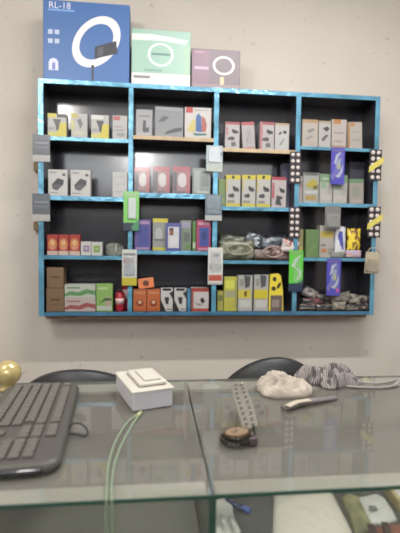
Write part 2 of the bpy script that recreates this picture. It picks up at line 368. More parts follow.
for a, b_, nm, yt in ((134.5, 150, 'leftmost', 167), (153.5, 170, 'middle', 166.5), (172.5, 190.5, 'rightmost', 166.5)):
    carton('phone_case_box', '%s of three glossy red and white boxes below the bare-edged shelf' % nm, ac, 'three glossy red and white boxes', a, b_, yt, (2, 2), (172, 126, 128),
           [R_(.0, .82, 1, 1, (192, 90, 96)), R_(.04, .1, .25, .8, (96, 90, 96)), E_(.55, .5, .26, .26, (216, 206, 204)), R_(.78, .05, .98, .8, (196, 100, 104)), R_(.1, .04, .7, .1, (130, 110, 110))], rough=.15)
carton('clear_pack', 'pale grey-green box right of the three glossy red boxes', ac, None, 192.5, 210.8, 168, (2, 2), (150, 158, 154), [R_(.1, .1, .4, .9, (172, 180, 176)), R_(.5, .3, .9, .7, (130, 140, 136)), R_(.2, .05, .9, .12, (196, 198, 194)), R_(.55, .8, .8, .9, (110, 116, 116))], rough=.2)
PRP = (104, 84, 168)
carton('phone_box', 'purple box with blue window, left end of the third shelf', ac, None, 134.5, 151, 219.5, (3, 2), PRP, [R_(.2, .14, .86, .8, (70, 80, 170)), R_(.3, .86, .9, .94, (186, 150, 196)), R_(.1, .02, .9, .1, (166, 140, 190))])
carton('phone_box', 'grey box with yellow top and bottom bands behind the blue-framed box', ac, None, 152.8, 168, 218.5, (3, 2), (160, 164, 158), [R_(0, .88, 1, 1, YEL), R_(0, 0, 1, .1, (210, 200, 60)), E_(.4, .5, .25, .22, (190, 194, 192)), R_(.1, .3, .8, .36, (110, 116, 116))], dy=.03)
carton('phone_box', 'blue-framed box with a white phone picture on the third shelf', ac, None, 166, 181, 223, (3, 2), (88, 92, 178), [R_(.14, .1, .88, .86, (218, 218, 222)), R_(.22, .56, .5, .82, (70, 60, 60)), R_(.24, .6, .42, .72, (200, 96, 60)), R_(.3, .2, .8, .5, (226, 226, 230))], dy=.004, dep=.02)
carton('phone_box', 'grey-green box with pale markings, right of the blue-framed box', ac, None, 180.5, 191.5, 220.3, (3, 2), (132, 150, 128), [R_(.1, .75, .9, .95, (168, 160, 190)), R_(.3, .3, .9, .6, (110, 118, 112)), R_(.5, .06, .9, .2, (100, 150, 70))], dy=.03)
carton('phone_box', 'narrow green box beside the pink-framed box', ac, None, 192.6, 196.4, 221, (3, 2), (96, 150, 68), [R_(.1, .1, .9, .3, (200, 210, 180))], dy=.03)
carton('phone_box', 'pink-framed box with a blue phone picture at the right end', ac, None, 196.6, 211, 220, (3, 2), (190, 62, 112), [R_(.2, .16, .88, .76, (62, 84, 176)), R_(.12, .84, .9, .92, (226, 160, 186)), R_(.1, .03, .9, .1, (212, 140, 170)), E_(.55, .5, .18, .16, (50, 60, 130))])
OR2 = (214, 106, 50)
to = [E_(.5, .38, .28, .16, (150, 60, 36)), E_(.5, .42, .14, .08, (236, 186, 140)), R_(.1, .8, .9, .9, (228, 140, 90)), R_(.1, .06, .9, .12, (190, 84, 40))]
carton('orange_box', 'orange box with small brown emblem, leftmost on the bottom shelf', ac, 'orange boxes', 133.2, 146.6, 289.5, (4, 2), OR2, to)
carton('orange_box', 'orange box with small brown emblem, right of its upright twin', ac, 'orange boxes', 147, 160.2, 289.5, (4, 2), OR2, to)
Y_ = SY+.015; c = Q(146.5, 289.4, Y_); Wt = 15.5/F*2.6; Ht = 9.6/F*2.6
mb = MB(); mb.box((-Wt/2, 0, 0), (Wt/2, .05, Ht), mat((206, 118, 74), .4), .0015); add_prints(mb, [E_(.5, .5, .2, .3, (120, 60, 40)), R_(.08, .8, .92, .9, (226, 160, 120))], Wt, Ht, 0)
zt = Q(140, 289.5, SY+.012).z
tag(mb.build('orange_box', None, (c.x, Y_, zt+.0085), (0, math.radians(-7), 0)), 'orange box lying tilted on top of the two upright orange boxes', 'box', 'orange boxes')
tw = [R_(.15, .9, .85, 1, BLK), PL([(0, 0), (.45, 0), (.0, .5)], BLK), PL([(.3, .62), (.7, .62), (.62, .3), (.4, .34)], (60, 60, 64)), PL([(.7, .8), (1, .9), (1, .55)], (60, 60, 64)), R_(.5, .06, .95, .12, (140, 140, 140))]
carton('earphone_box', 'white and black box beside the orange boxes', ac, 'white and black boxes', 160.8, 173, 288.5, (4, 2), WHT, tw)
carton('earphone_box', 'white and black box beside the thin blue box', ac, 'white and black boxes', 174.3, 186.6, 288.5, (4, 2), WHT, tw)
carton('blue_box', 'thin blue box between a white-black box and the red-topped box', ac, None, 187.2, 190.8, 289, (4, 2), (56, 128, 176), [R_(.2, .2, .8, .8, (90, 160, 200))])
carton('battery_box', 'white box with red top and a black swirl, right end of the bottom shelf', ac, None, 191.4, 209, 288, (4, 2), (214, 206, 204), [R_(0, .84, 1, 1, (188, 66, 52)), R_(0, 0, 1, .12, (196, 76, 60)), PL([(.5, .5), (.64, .6), (.78, .46), (.74, .36), (.6, .34)], (58, 52, 56)), PL([(.2, .36), (.5, .34), (.7, .26), (.4, .24)], (170, 160, 160)), R_(0, .12, .12, .84, (180, 90, 80))])
# third column
def T_ear(top, w_=WHT): return [R_(0, .9, 1, 1, top), PL([(.48, .74), (.9, .66), (.92, .58), (.6, .56), (.46, .64)], (64, 62, 66)), PL([(.15, .4), (.5, .46), (.66, .4), (.6, .3), (.2, .32)], (84, 82, 86)), PL([(.4, .22), (.7, .26), (.76, .1), (.44, .08)], (110, 108, 110)), R_(.06, .5, .2, .8, (206, 130, 134))]
carton('earphone_box', 'white box with red top and black earphone picture, leftmost on the bare-edged shelf', ac, None, 225.3, 240, 122, (1, 3), (196, 190, 190), T_ear((190, 88, 94)))
carton('earphone_box', 'white box with pink top, leaning left beside the leftmost earphone box', ac, None, 243.2, 256, 122, (1, 3), (190, 182, 184), [R_(0, .88, 1, 1, (206, 90, 98)), R_(.25, .2, .8, .76, (178, 174, 178)), PL([(.3, .3), (.6, .7), (.66, .68), (.38, .26)], (156, 152, 156)), R_(.2, .02, .9, .08, (210, 130, 140))], lean=math.radians(-4.2))
carton('earphone_box', 'white box with broad red edge and black earphone picture, third along', ac, None, 260, 274.6, 122, (1, 3), (196, 188, 188), T_ear((190, 88, 94))+[R_(0, .0, .16, 1, (204, 130, 134))])
carton('earphone_box', 'white box with two black earbuds pictured, right end of the row', ac, None, 275.2, 289.5, 123.2, (1, 3), (202, 200, 198), [R_(0, .92, 1, 1, (196, 170, 130)), PL([(.24, .62), (.44, .7), (.46, .62), (.3, .56)], (56, 56, 60)), PL([(.56, .72), (.82, .72), (.8, .62), (.6, .62)], (56, 56, 60)), PL([(.3, .2), (.6, .44), (.66, .4), (.4, .16)], (150, 150, 154))])
carton('green_box', 'dull green box at the left end of the yellow-capped row', ac, None, 218.6, 225.6, 179, (2, 3), (124, 152, 84), [R_(.1, .1, .9, .3, (150, 176, 110))])
def T_yc(s): return [R_(0, .86, 1, 1, YEL), R_(0, 0, 1, .1, (214, 200, 60)), PL([(.38, .97), (.6, .97), (.55, .88), (.42, .88)], (60, 56, 40)), PL([(.48, .66), (.9, .58), (.9, .48), (.6, .48), (.46, .56)], (66, 64, 68)), PL([(.16, .38), (.52, .42), (.6, .34), (.5, .28), (.18, .3)], (76, 74, 78)), R_(.1, .12, .6, .2, (160, 150, 140)), R_(.0, .5, .12, .84, (214, 196, 120))]
for a, b_, nm, yt in ((226, 240.8, 'leftmost', 175), (242.2, 256, 'middle', 175), (256.8, 271, 'rightmost', 175)):
    carton('earphone_box', '%s of three white boxes with yellow tops on the second shelf' % nm, ac, 'three yellow-topped boxes', a, b_, yt, (2, 3), (200, 198, 192), T_yc(0))
carton('earphone_box', 'white box with a red top, right of the yellow-topped boxes', ac, None, 272, 286.6, 177, (2, 3), (202, 190, 190), [R_(0, .9, 1, 1, (200, 66, 84)), PL([(.5, .66), (.92, .58), (.9, .48), (.6, .5)], (66, 60, 64)), PL([(.25, .1), (.35, .4), (.7, .36), (.8, .3), (.6, .26), (.7, .06)], (76, 72, 76)), R_(.02, .3, .18, .8, (206, 96, 108))])
carton('purple_box', 'dull violet box set back behind the red-topped box', ac, None, 283, 290.5, 163, (2, 3), (96, 92, 122), [R_(.2, .3, .8, .7, (112, 108, 140))], dy=.09)
carton('yellow_box', 'short yellowish box in the left corner of the bottom shelf', ac, None, 217.5, 223.6, 291, (4, 3), (184, 180, 78), [R_(.1, .5, .9, .8, (120, 130, 70))], dy=.02)
carton('yellow_box', 'bright yellow-green box, left of the white and yellow packs', ac, None, 224.2, 237.5, 277, (4, 3), (206, 204, 62), [R_(.1, .66, .8, .9, (232, 236, 80)), R_(.05, .4, .95, .6, (176, 178, 140)), R_(.1, .08, .9, .34, (200, 194, 70)), R_(.82, .1, .96, .9, (170, 168, 100))])
ty = [R_(0, .36, .92, .6, (226, 206, 60)), PL([(.4, 1), (.86, .98), (.8, .7), (.5, .64)], (88, 90, 94)), PL([(.42, .54), (.62, .56), (.6, .4), (.46, .42)], (110, 90, 40)), R_(.1, .7, .4, .9, (160, 160, 150)), R_(.12, .1, .9, .3, (214, 214, 208))]
carton('cable_box', 'white box with yellow middle band and grey picture, beside the yellow-green box', ac, 'white boxes with yellow bands', 238.2, 252.8, 275.5, (4, 3), (190, 190, 186), ty)
carton('cable_box', 'white box with wider yellow band, beside the slanted yellow pack', ac, 'white boxes with yellow bands', 254.2, 268.8, 275, (4, 3), (190, 190, 186), ty[:2]+ty[3:]+[R_(0, .34, .96, .56, (230, 212, 40))])
Y_ = SY+.014; q0 = Q(269.6, 275, Y_); q1 = Q(284, 275, Y_); Wp = q1.x-q0.x; Hp = Q(275, 273.5, Y_).z-(z0s+T)-.001
mb = MB(); out = [(-Wp/2, 0), (Wp/2, 0), (Wp/2*.9, Hp*.55), (Wp/2*.55, Hp*.95), (Wp/2*.2, Hp), (-Wp/2*.9, Hp*.97), (-Wp/2, Hp*.5)]
mb.prism(out, 0, .03, mat((206, 188, 60), .35))
add_prints(mb, [R_(.1, .0, .92, .42, (124, 104, 96)), E_(.35, .85, .14, .06, (70, 60, 40)), E_(.66, .68, .16, .06, (70, 60, 40), .4), E_(.3, .6, .16, .06, (90, 70, 40)), R_(.2, .1, .7, .3, (164, 150, 140))], Wp, Hp, 0)
tag(mb.build('yellow_pouch', None, ((q0.x+q1.x)/2, Y_, z0s+T+.001)), 'yellow pouch with dark spots and sloping shoulder, end of the bottom row', 'pouch')
# fourth column
tb = [R_(0, .88, 1, 1, (196, 156, 108)), PL([(.3, .6), (.7, .7), (.8, .6), (.4, .5)], (150, 146, 144)), R_(.1, .1, .9, .16, (200, 180, 160)), PL([(.2, .3), (.6, .44), (.7, .38), (.3, .24)], (166, 160, 158))]
CRM = (198, 186, 176)
g = 'cream boxes on the upper right shelf'
carton('cream_box', 'cream box with tan top, leftmost on the upper right shelf', ac, g, 302.5, 318.4, 119.5, (1, 4), CRM, tb)
carton('cream_box', 'whiter box with black diagonal picture, second on the upper right shelf', ac, g, 319, 331.4, 121, (1, 4), (196, 192, 190), [PL([(.3, .72), (.7, .8), (.9, .7), (.6, .6)], (80, 78, 80)), PL([(.2, .3), (.6, .5), (.8, .46), (.4, .22)], (110, 108, 110)), R_(0, .92, 1, 1, (190, 170, 140))])
carton('cream_box', 'cream box with orange top patch, third on the upper right shelf', ac, g, 332.2, 347, 119.5, (1, 4), (202, 190, 184), [R_(.1, .84, .6, 1, (206, 140, 74)), R_(.12, .5, .8, .56, (170, 160, 160)), R_(.2, .2, .7, .26, (184, 160, 150)), R_(0, 0, 1, .08, (186, 150, 110))])
carton('cream_box', 'cream box with orange left edge, leaning at the right end of its row', ac, g, 348.6, 363.2, 122, (1, 4), (196, 186, 176), [R_(0, 0, .14, 1, (190, 140, 84)), R_(.2, .84, .5, .96, (206, 146, 80)), R_(.3, .3, .8, .36, (176, 166, 160)), R_(.3, .6, .8, .64, (176, 166, 160))], lean=math.radians(-2.5))
g = None
carton('remote_box', 'narrow pinkish box at the left end, beside the yellow-print pack', ac, g, 298.6, 303, 176, (2, 4), (180, 164, 160), [R_(.1, .6, .9, .8, (150, 120, 120))], dy=.016)
carton('remote_box', 'clear-topped box with yellow and green print, second shelf on the right', ac, g, 303.5, 319.4, 172.5, (2, 4), (176, 180, 172), [R_(.05, .9, .95, 1, (110, 112, 112)), PL([(.15, .6), (.6, .8), (.9, .7), (.8, .5), (.3, .5)], (196, 176, 60)), PL([(.6, .55), (.95, .6), (.9, .45), (.65, .44)], (128, 116, 50)), R_(.15, .1, .8, .24, (196, 156, 80)), R_(.1, .3, .9, .4, (206, 206, 204))])
tg = [R_(0, .72, 1, 1, (128, 172, 128)), R_(.1, .5, .5, .7, (150, 186, 150)), R_(.1, .1, .9, .3, (206, 196, 190)), R_(.6, .3, .9, .55, (180, 180, 172)), R_(.2, .8, .7, .88, (190, 206, 186))]
carton('remote_box', 'white box with green top, left of the hanging purple card', ac, 'green-topped boxes', 320, 333, 174, (2, 4), (192, 190, 182), tg)
carton('remote_box', 'white box with green top, directly behind the hanging purple card', ac, 'green-topped boxes', 333.6, 347.8, 175, (2, 4), (192, 190, 182), tg)
carton('remote_box', 'greyish box with green top, leaning at the right end of the shelf', ac, 'green-topped boxes', 350.2, 364.5, 179, (2, 4), (178, 168, 158), [R_(0, .84, 1, 1, (110, 156, 112)), R_(.2, .3, .7, .7, (158, 160, 146)), R_(.1, .06, .9, .16, (196, 180, 168))], lean=math.radians(-2))
carton('dark_box', 'dark grey-blue box set deep behind the leaning boxes', ac, None, 350, 365, 162, (2, 4), (62, 62, 74), [R_(.1, .6, .9, .8, (74, 74, 88))], dy=.1)
carton('yellow_box', 'narrow yellowish box behind the dotted card, third shelf right', ac, None, 298, 303.6, 229, (3, 4), (158, 150, 92), [R_(.1, .1, .9, .4, (190, 180, 90))], dy=.02)
carton('green_box', 'plain olive green box on the third shelf, left of the yellow-print box', ac, None, 306.2, 319.3, 229.5, (3, 4), (110, 148, 84), [PL([(.1, .1), (.5, .4), (.9, .5), (.9, .4), (.5, .28), (.2, .06)], (126, 160, 98))])
carton('accessory_box', 'white box with yellow stripe and orange patch behind the clear pouch', ac, None, 320, 334.4, 225.5, (3, 4), (190, 186, 178), [R_(.05, .62, .95, .82, (206, 182, 70)), R_(.1, .16, .5, .28, (214, 136, 80)), R_(.1, .36, .4, .42, (130, 128, 128)), R_(.6, .1, .95, .3, (160, 160, 150))])
# soft pouches
def pouch(name, label, cat, group, loc, w_, h_, t, mats, rot=(0, 0, 0), crum=.15, seed=0, gathered=False, prints=None):
    mb = MB(); nx, nz = 12, 12; G = []; idx = [mb.mi(q) for q in mats]
    for s in (-1, 1):
        g_ = []
        for j in range(nz+1):
            row = []
            for i in range(nx+1):
                u, v = i/nx*2-1, j/nz*2-1
                e = max(0, (1-abs(u)**3)*(1-abs(v)**3))**.55
                n_ = noise.noise(Vector((u*1.7+seed, v*1.7, s*3.1+seed)))+.5*noise.noise(Vector((u*4+seed, v*4, s*2.1)))
                x = u*w_/2; z_ = v*h_/2
                if gathered and v > .3: x *= 1-(v-.3)*.55
                row.append(Vector((x+noise.noise(Vector((v*3, seed, 0)))*w_*.05, s*(t/2*e*(1+n_*crum*4)+.0006), z_+noise.noise(Vector((u*3, seed, 5)))*h_*.05)))
            g_.append(row)
        G.append(g_)
    for si, g_ in enumerate(G):
        vs = [[mb.bm.verts.new(p) for p in r] for r in g_]
        for j in range(nz):
            for i in range(nx):
                q = (vs[j][i], vs[j][i+1], vs[j+1][i+1], vs[j+1][i])
                fc = mb.bm.faces.new(q if si == 0 else q[::-1]); fc.smooth = True
                k = 0
                if len(mats) > 1:
                    k = prints(i/nx, j/nz) if prints else (1 if noise.noise(Vector((i*.35+seed, j*.35, seed))) > .12 else 0)
                fc.material_index = idx[min(k, len(idx)-1)]
    bmesh.ops.remove_doubles(mb.bm, verts=mb.bm.verts, dist=.0014)
    o = mb.build(name, None, loc, rot, recalc=False); return tag(o, label, cat, group)
def at_pouch(name, label, cat, group, x0, x1, yt, yb, dy, t, mats, **k):
    Y = SY+dy; a = Q(x0, yb, Y); b_ = Q(x1, yt, Y)
    return pouch(name, label, cat, group, ((a.x+b_.x)/2, Y+t/2, (a.z+b_.z)/2), b_.x-a.x, b_.z-a.z, t, mats, **k)
pw = lambda c, r=.35: mat(c, r, bump=.3, bscale=40)
at_pouch('snack_pouch', 'white pouch with dark blue round marks, third shelf on the right', 'pouch', None, 334.6, 347, 226.5, 257.6, .012, .03, [pw((192, 192, 198)), pw((66, 74, 150))],
         prints=lambda u, v: 1 if ((u-.45)**2+(v-.62)**2 < .045 or (u-.6)**2+(v-.35)**2 < .016) else 0, crum=.05)
at_pouch('snack_pouch', 'yellow pouch with brown marks beside the white blue-dotted pouch', 'pouch', None, 347.6, 361.8, 228.5, 252, .02, .03, [pw((214, 190, 62)), pw((120, 84, 50))], crum=.08, seed=3)
at_pouch('snack_pouch', 'small violet and white packet below the yellow pouch', 'pouch', None, 346, 362, 250.5, 257.8, .004, .02, [pw((160, 150, 180)), pw((196, 150, 120))], crum=.1, seed=8)
at_pouch('snack_pouch', 'small greyish packet lying at the foot of the white pouch', 'pouch', None, 331, 345, 252, 257.8, .0, .012, [pw((128, 130, 124)), pw((92, 100, 92))], crum=.1, seed=12)
# bag of wound wire on the third shelf of the left column
def coil(mb, c, rx, ry, rz, r, m, turns=4, seed=0, tilt=0):
    pts = []
    for k in range(turns*20):
        a = 2*math.pi*k/20; q = 1+.12*noise.noise(Vector((a*.7, seed, 0)))
        pts.append(Vector((c[0]+rx*q*math.cos(a), c[1]+ry*q*math.sin(a)*.9, c[2]+rz*(math.sin(a*1.0+tilt))*.5+(k/20-turns/2)*r*.9+.2*r*noise.noise(Vector((a, seed, 2))))))
    mb.tube(pts, r, m, 6)
def cable_bundle(label, px0, px1, yt, base, cm, tie, dy, seed, group, dep=.07):
    Y = SY+dy+dep/2; zb = ZB[base]; a = Q(px0, yt, Y); b_ = Q(px1, yt, Y); H = a.z-zb; o = empty('cable_bundle', ((a.x+b_.x)/2, Y, zb))
    r = .0042; mb = MB(); W = (b_.x-a.x)
    coil(mb, (0, 0, H*.5), W/2-.006, dep/2-.004, H*.45, r, cm, max(2, int(H*.55/(r*.9))), seed)
    mb.build('cable', o)
    MB().tube(smooth_path([(W*.1, -dep/2-.001, H*.2), (W*.1, -dep/2-.004, H*.5), (W*.1, -dep/4, H*.85), (W*.1, dep/4, H*.8), (W*.1, dep/2, H*.3)], 4), .004, tie, 6).build('cable_tie', o)
    return tag(o, label, 'cable', group)
cable_bundle('grey wound cable bundle at the right end of the left third shelf', 105.5, 124, 243, (3, 1), mat((112, 118, 108), .4), mat((170, 174, 160), .4), .02, 1, None)
# the pile of cables on the third shelf of the third column
zb = ZB[(3, 3)]
gp = 'bagged cables on the third shelf'
def bag(label, x0, x1, yt, yb, dy, t, cols_, seed, rot=0, g_=gp, nm='cable_bag', c_=.16):
    o = at_pouch(nm, label, 'bag', g_, x0, x1, yt, yb, dy, t, [pw(c, .3) for c in cols_], seed=seed, crum=c_, rot=(0, rot, 0)); return o
bag('big olive-grey crumpled bag at the left of the cable pile', 219, 256, 241, 260.2, .015, .05, ((130, 130, 112), (104, 106, 92)), 2)
bag('pale grey bag on top of the olive bag, left in the cable pile', 220, 247, 234.5, 248, .12, .05, ((112, 116, 104), (88, 92, 84)), 5, .1)
bag('white and dark tangled bag at the top middle of the cable pile', 246, 263, 233.5, 247, .08, .035, ((70, 74, 80), (168, 176, 182)), 9, .25)
bag('blue-grey bag right of the white-dark bag in the cable pile', 258, 291, 236, 250, .125, .055, ((104, 112, 120), (70, 74, 80)), 14, -.08)
bag('brownish bag low in the middle of the cable pile', 246, 275, 249.5, 260.2, .075, .04, ((126, 108, 100), (96, 84, 76)), 20)
bag('pinkish bag low at the right of the cable pile', 272, 292, 246, 260.2, .03, .04, ((158, 136, 134), (116, 84, 82)), 26)
bag('small white and red bag at the right end of the cable pile', 282, 300, 240, 253, .0, .03, ((186, 176, 172), (150, 84, 82)), 33, .2)
for i, (x0, x1, yt, yb, c, lab) in enumerate(((226, 250, 243, 256, (148, 148, 130), 'pale coiled cable lying across the olive bag'), (262, 281, 246, 258, (150, 128, 122), 'pinkish coiled cable lying over the brown and pink bags'))):
    Y = SY+.008; a = Q(x0, yb, Y); b_ = Q(x1, yt, Y); mb = MB()
    W = b_.x-a.x; H = b_.z-a.z
    pts = []
    for k in range(70):
        t = 2*math.pi*k/22; q = 1+.18*noise.noise(Vector((t*.6, i*7, 0)))
        pts.append((W/2*q*math.cos(t), -.012+.012*math.sin(t*1.3)-k*.0002, H/2*q*math.sin(t)*.8))
    mb.tube(pts, .0035, mat(c, .4), 6)
    tag(mb.build('coiled_cable', None, ((a.x+b_.x)/2, Y-.004, (a.z+b_.z)/2)), lab, 'cable', gp)
# dark packets on the bottom right shelf
zb = z0s+T
dkp = 'crumpled dark packets on the bottom right shelf'
def dp(label, x0, x1, yt, yb, dy, cols_, seed, rot=0): bag(label, x0, x1, yt, yb, dy, .035, cols_, seed, rot, dkp, 'dark_packet', .14)
D1, D2, D3, D4 = (52, 48, 50), (104, 98, 92), (128, 122, 112), (112, 62, 66)
dp('black packet lying flat at the left end of the dark packets', 299, 320, 304, 311, .03, (D1, D2), 1)
dp('grey triangular packet peaking above the black packets at the left', 303, 319, 288.5, 299, .12, ((150, 144, 138), (110, 106, 104)), 2, .5)
dp('dark packet with reddish patches below the grey triangular one', 302, 326, 298.5, 306, .08, (D1, D4), 3)
dp('brown-grey packet under the hanging purple card, left side', 316, 336, 295, 306, .11, (D2, D1), 4, .15)
dp('dark flat packet on the board left of the pale front packet', 316, 334, 304.5, 311, .015, (D1, D2), 5)
dp('pale grey-brown packet standing at the front middle of the pile', 333, 347, 302, 311, .005, (D3, D2), 6)
dp('grey packet on top of the pile right of the hanging purple card', 332, 352, 293, 304, .05, (D2, D3), 7, -.2)
dp('dark flat packet along the board at the right end of the pile', 346, 371, 304.5, 311, .01, (D1, D3), 8)
dp('brown-grey curled packet near the right upright of the bottom shelf', 350, 370.5, 295, 306, .04, (D3, D1), 9, .12)
wp = Q(306, 308, SY+.002)
# ------------------------------------------------------------------ hanging cards
def hcard(name, label, cat, group, x0, x1, yt, yb, body, prints=(), blister=None, Y=SY-.012, thick=.0015, rot=0, rough=.3, tab=True, alpha=1):
    a = Q(x0, (yt+yb)/2, Y); b_ = Q(x1, (yt+yb)/2, Y); W = b_.x-a.x; zt_ = Q((x0+x1)/2, yt, Y).z; zb_ = Q((x0+x1)/2, yb, Y).z; H = zt_-zb_
    o = empty(name, ((a.x+b_.x)/2, Y, zb_)); o.rotation_euler = (0, rot, 0)
    mb = MB(); mb.box((-W/2, 0, 0), (W/2, thick, H), mat(body, rough, alpha=alpha), .0004); add_prints(mb, prints, W, H, 0, rough); mb.build('backing_card', o)
    if tab: MB().box((-.008, .0016, H-.012), (.008, -Y+SY-.0045, H-.004), mat((190, 190, 190), .3, metal=.6)).build('hook', o)
    if blister:
        u0, v0, u1, v1, t, c, al = blister
        MB().box(((u0-.5)*W, -t, v0*H), ((u1-.5)*W, -.002, v1*H), mat(c, .12, alpha=al), min(t*.35, .004)).build('blister', o)
    return tag(o, label, cat, group)
gl = 'grey cards on the left edge'
gc = [R_(0, 0, 1, .24, (196, 194, 190)), R_(.12, .66, .9, .72, (150, 156, 164)), R_(.12, .5, .9, .56, (128, 134, 144)), R_(.05, .3, .95, .4, (112, 114, 122)), R_(.1, .82, .7, .88, (120, 124, 132))]
hcard('accessory_card', 'grey and white hanging card, upper of two on the left edge of the shelf unit', 'card', gl, 32.6, 50, 134.5, 161.5, (86, 90, 100), gc)
hcard('accessory_card', 'grey and white hanging card, lower of two on the left edge of the shelf unit', 'card', gl, 32.2, 50, 193.5, 221, (86, 90, 100), gc)
hcard('accessory_card', 'green card with silver blister hanging on the first inner upright', 'card', None, 123.5, 139, 191.5, 230.5, (110, 176, 84),
      [R_(0, 0, 1, .2, (56, 64, 92)), PL([(.5, .1), (1, .3), (1, 0), (.6, 0)], (76, 160, 110)), R_(.1, .88, .9, .96, (170, 206, 150))], (.3, .3, .82, .84, .012, (196, 206, 204), .75), Y=SY-.016)
hcard('accessory_card', 'pale card with red print and yellow base hanging on the first inner upright', 'card', None, 122, 136.8, 249.5, 285.5, (178, 180, 176),
      [R_(0, 0, 1, .22, (218, 202, 50)), R_(.1, .62, .8, .76, (190, 84, 70)), R_(.15, .28, .85, .5, (160, 174, 186)), E_(.4, .55, .2, .08, (110, 100, 96)), R_(.1, .84, .9, .9, (150, 150, 150))], (.15, .3, .85, .8, .01, (190, 196, 200), .35), Y=SY-.014)
hcard('accessory_card', 'silver and white pack hanging on the middle upright, highest of its four', 'card', None, 206.3, 222.6, 145.5, 171.5, (150, 160, 166),
      [R_(0, 0, 1, .3, (188, 196, 184)), PL([(.1, .9), (.6, .6), (.9, .9)], (230, 234, 236)), PL([(.1, .4), (.5, .6), (.9, .45), (.9, .3)], (226, 230, 232)), PL([(.5, .75), (.95, .6), (.95, .75)], (70, 84, 96))], (.12, .35, .88, .92, .012, (214, 222, 226), .4), rough=.15)
hcard('accessory_card', 'dark grey clear pack with white base hanging on the middle upright', 'card', None, 205.3, 222, 194.5, 220.5, (100, 112, 122),
      [R_(0, 0, 1, .2, (200, 204, 202)), R_(.1, .6, .9, .7, (140, 154, 164)), R_(.1, .4, .9, .48, (76, 86, 96)), R_(.2, .8, .8, .9, (150, 160, 168))], (.1, .25, .9, .95, .008, (150, 164, 172), .4), rough=.2)
hcard('accessory_card', 'white card with orange-red base patch hanging on the middle upright, lowest', 'card', None, 208, 222.8, 247.5, 284.5, (186, 186, 182),
      [R_(.05, .1, .95, .26, (216, 98, 72)), PL([(.3, .82), (.6, .86), (.8, .78), (.5, .72)], (70, 90, 80)), R_(.1, .4, .9, .56, (164, 168, 166)), R_(0, 0, 1, .05, (200, 200, 196))], (.18, .36, .85, .9, .008, (196, 200, 200), .35))
def dotcard(label, x0, x1, yt, yb, band=None, rot=0):
    o = hcard('stud_card', label, 'card', 'black cards with white studs', x0, x1, yt, yb, (46, 40, 44), (), None, rot=rot)
    Yc = SY-.012; W = Q(x1, yt, Yc).x-Q(x0, yt, Yc).x; H = Q(x0, yt, Yc).z-Q(x0, yb, Yc).z
    for j in range(5):
        for i in range(2):
            w_, h_ = W*.30, H*.125; cx = (-.235+.47*i)*W; cz = H*(.1+.2*j)
            MB().lathe([(w_*.55, 0), (w_*.55, .003), (w_*.35, .005)], mat((196, 186, 182), .35), n=14, T=Matrix.Rotation(math.pi/2, 3, 'X')).build('white_stud', o, (cx, -.0002, cz))
    if band:
        mb = MB(); mb.prism([(-.58*W, H*band[0]), (-.56*W, H*(band[0]+.2)), (.62*W, H*(band[1]+.2)), (.62*W, H*band[1])], -.0085, -.0062, mat((196, 184, 92), .4)); p = mb.build('yellow_strip', o); p['label'] = 'yellow paper strip across the card'
    return o
dotcard('black card with ten white studs on the right inner upright, second shelf', 289.8, 300.8, 151.5, 183.5)
dotcard('black card with ten white studs on the right inner upright, third shelf', 289, 300, 207, 238)
dotcard('black stud card with a yellow strip on the right edge, upper one', 369.5, 381.5, 149.5, 180.5, (.24, .58))
dotcard('black stud card with a yellow strip on the right edge, lower one', 367.8, 380.5, 206.5, 237.5, (.24, .58))
hcard('accessory_card', 'bright green card with white swirl hanging on the right inner upright', 'card', None, 289, 303, 250.5, 291.5, (86, 178, 60),
      [R_(0, 0, 1, .2, (52, 66, 104)), PL([(.12, .62), (.45, .82), (.88, .9), (.5, .7), (.4, .58)], (206, 222, 206)), PL([(.4, .62), (.9, .5), (.86, .34), (.4, .24), (.7, .4), (.66, .48)], (206, 222, 206)), R_(.1, .9, .9, .97, (140, 200, 110)), PL([(.6, .2), (1, .3), (1, .2)], (80, 140, 120))], (.3, .25, .8, .85, .008, (190, 214, 190), .12), Y=SY-.014)
sw = [PL([(.2, .55), (.35, .8), (.75, .9), (.5, .74), (.42, .6)], (206, 212, 220)), PL([(.3, .22), (.6, .3), (.9, .55), (.85, .35), (.6, .18)], (206, 212, 220)), PL([(.35, .5), (.6, .72), (.72, .66), (.5, .42)], (170, 190, 206)), R_(.1, .88, .9, .96, (120, 110, 190)), E_(.58, .5, .12, .1, (196, 190, 120)), PL([(0, .2), (.3, .4), (.2, .1)], (140, 130, 210))]
hcard('accessory_card', 'purple card with pale swirl hanging from the upper right board', 'card', 'purple swirl cards', 331, 344.6, 147.5, 184.5, (72, 68, 158), sw, (.25, .2, .85, .85, .008, (170, 180, 210), .1), Y=SY-.016)
hcard('accessory_card', 'purple and white card with pink dot hanging from the lower right board', 'card', 'purple swirl cards', 326.6, 340.6, 258.5, 295.5, (70, 70, 160), sw+[E_(.8, .14, .12, .06, (226, 100, 190))], (.25, .2, .85, .85, .008, (190, 200, 220), .1), Y=SY-.016)
hcard('clear_pouch', 'clear grey pouch hanging from the second right board', 'pouch', None, 325, 340.6, 206, 229, (124, 124, 124), [R_(.1, .1, .9, .5, (146, 146, 144)), R_(.1, .6, .9, .7, (156, 156, 156))], (.08, .08, .92, .62, .014, (150, 150, 148), .5), Y=SY-.018, alpha=.75)
o = hcard('beige_pack', 'beige clear pack with two dark pieces hanging low on the right edge', 'card', None, 364.5, 378.5, 252, 273.5, (170, 160, 138), [R_(.05, .05, .95, .5, (150, 140, 120)), R_(.2, .18, .42, .62, (88, 80, 72)), R_(.58, .18, .82, .62, (88, 80, 72)), R_(.05, .06, .95, .16, (90, 82, 74))], (.1, .08, .9, .7, .01, (190, 180, 160), .35), rot=.06)
MB().tube([(-.04, .0, .13), (-.02, 0, .16), (.02, 0, .165), (.045, 0, .13)], .002, mat((190, 180, 160), .4), 6).build('hang_loop', o)

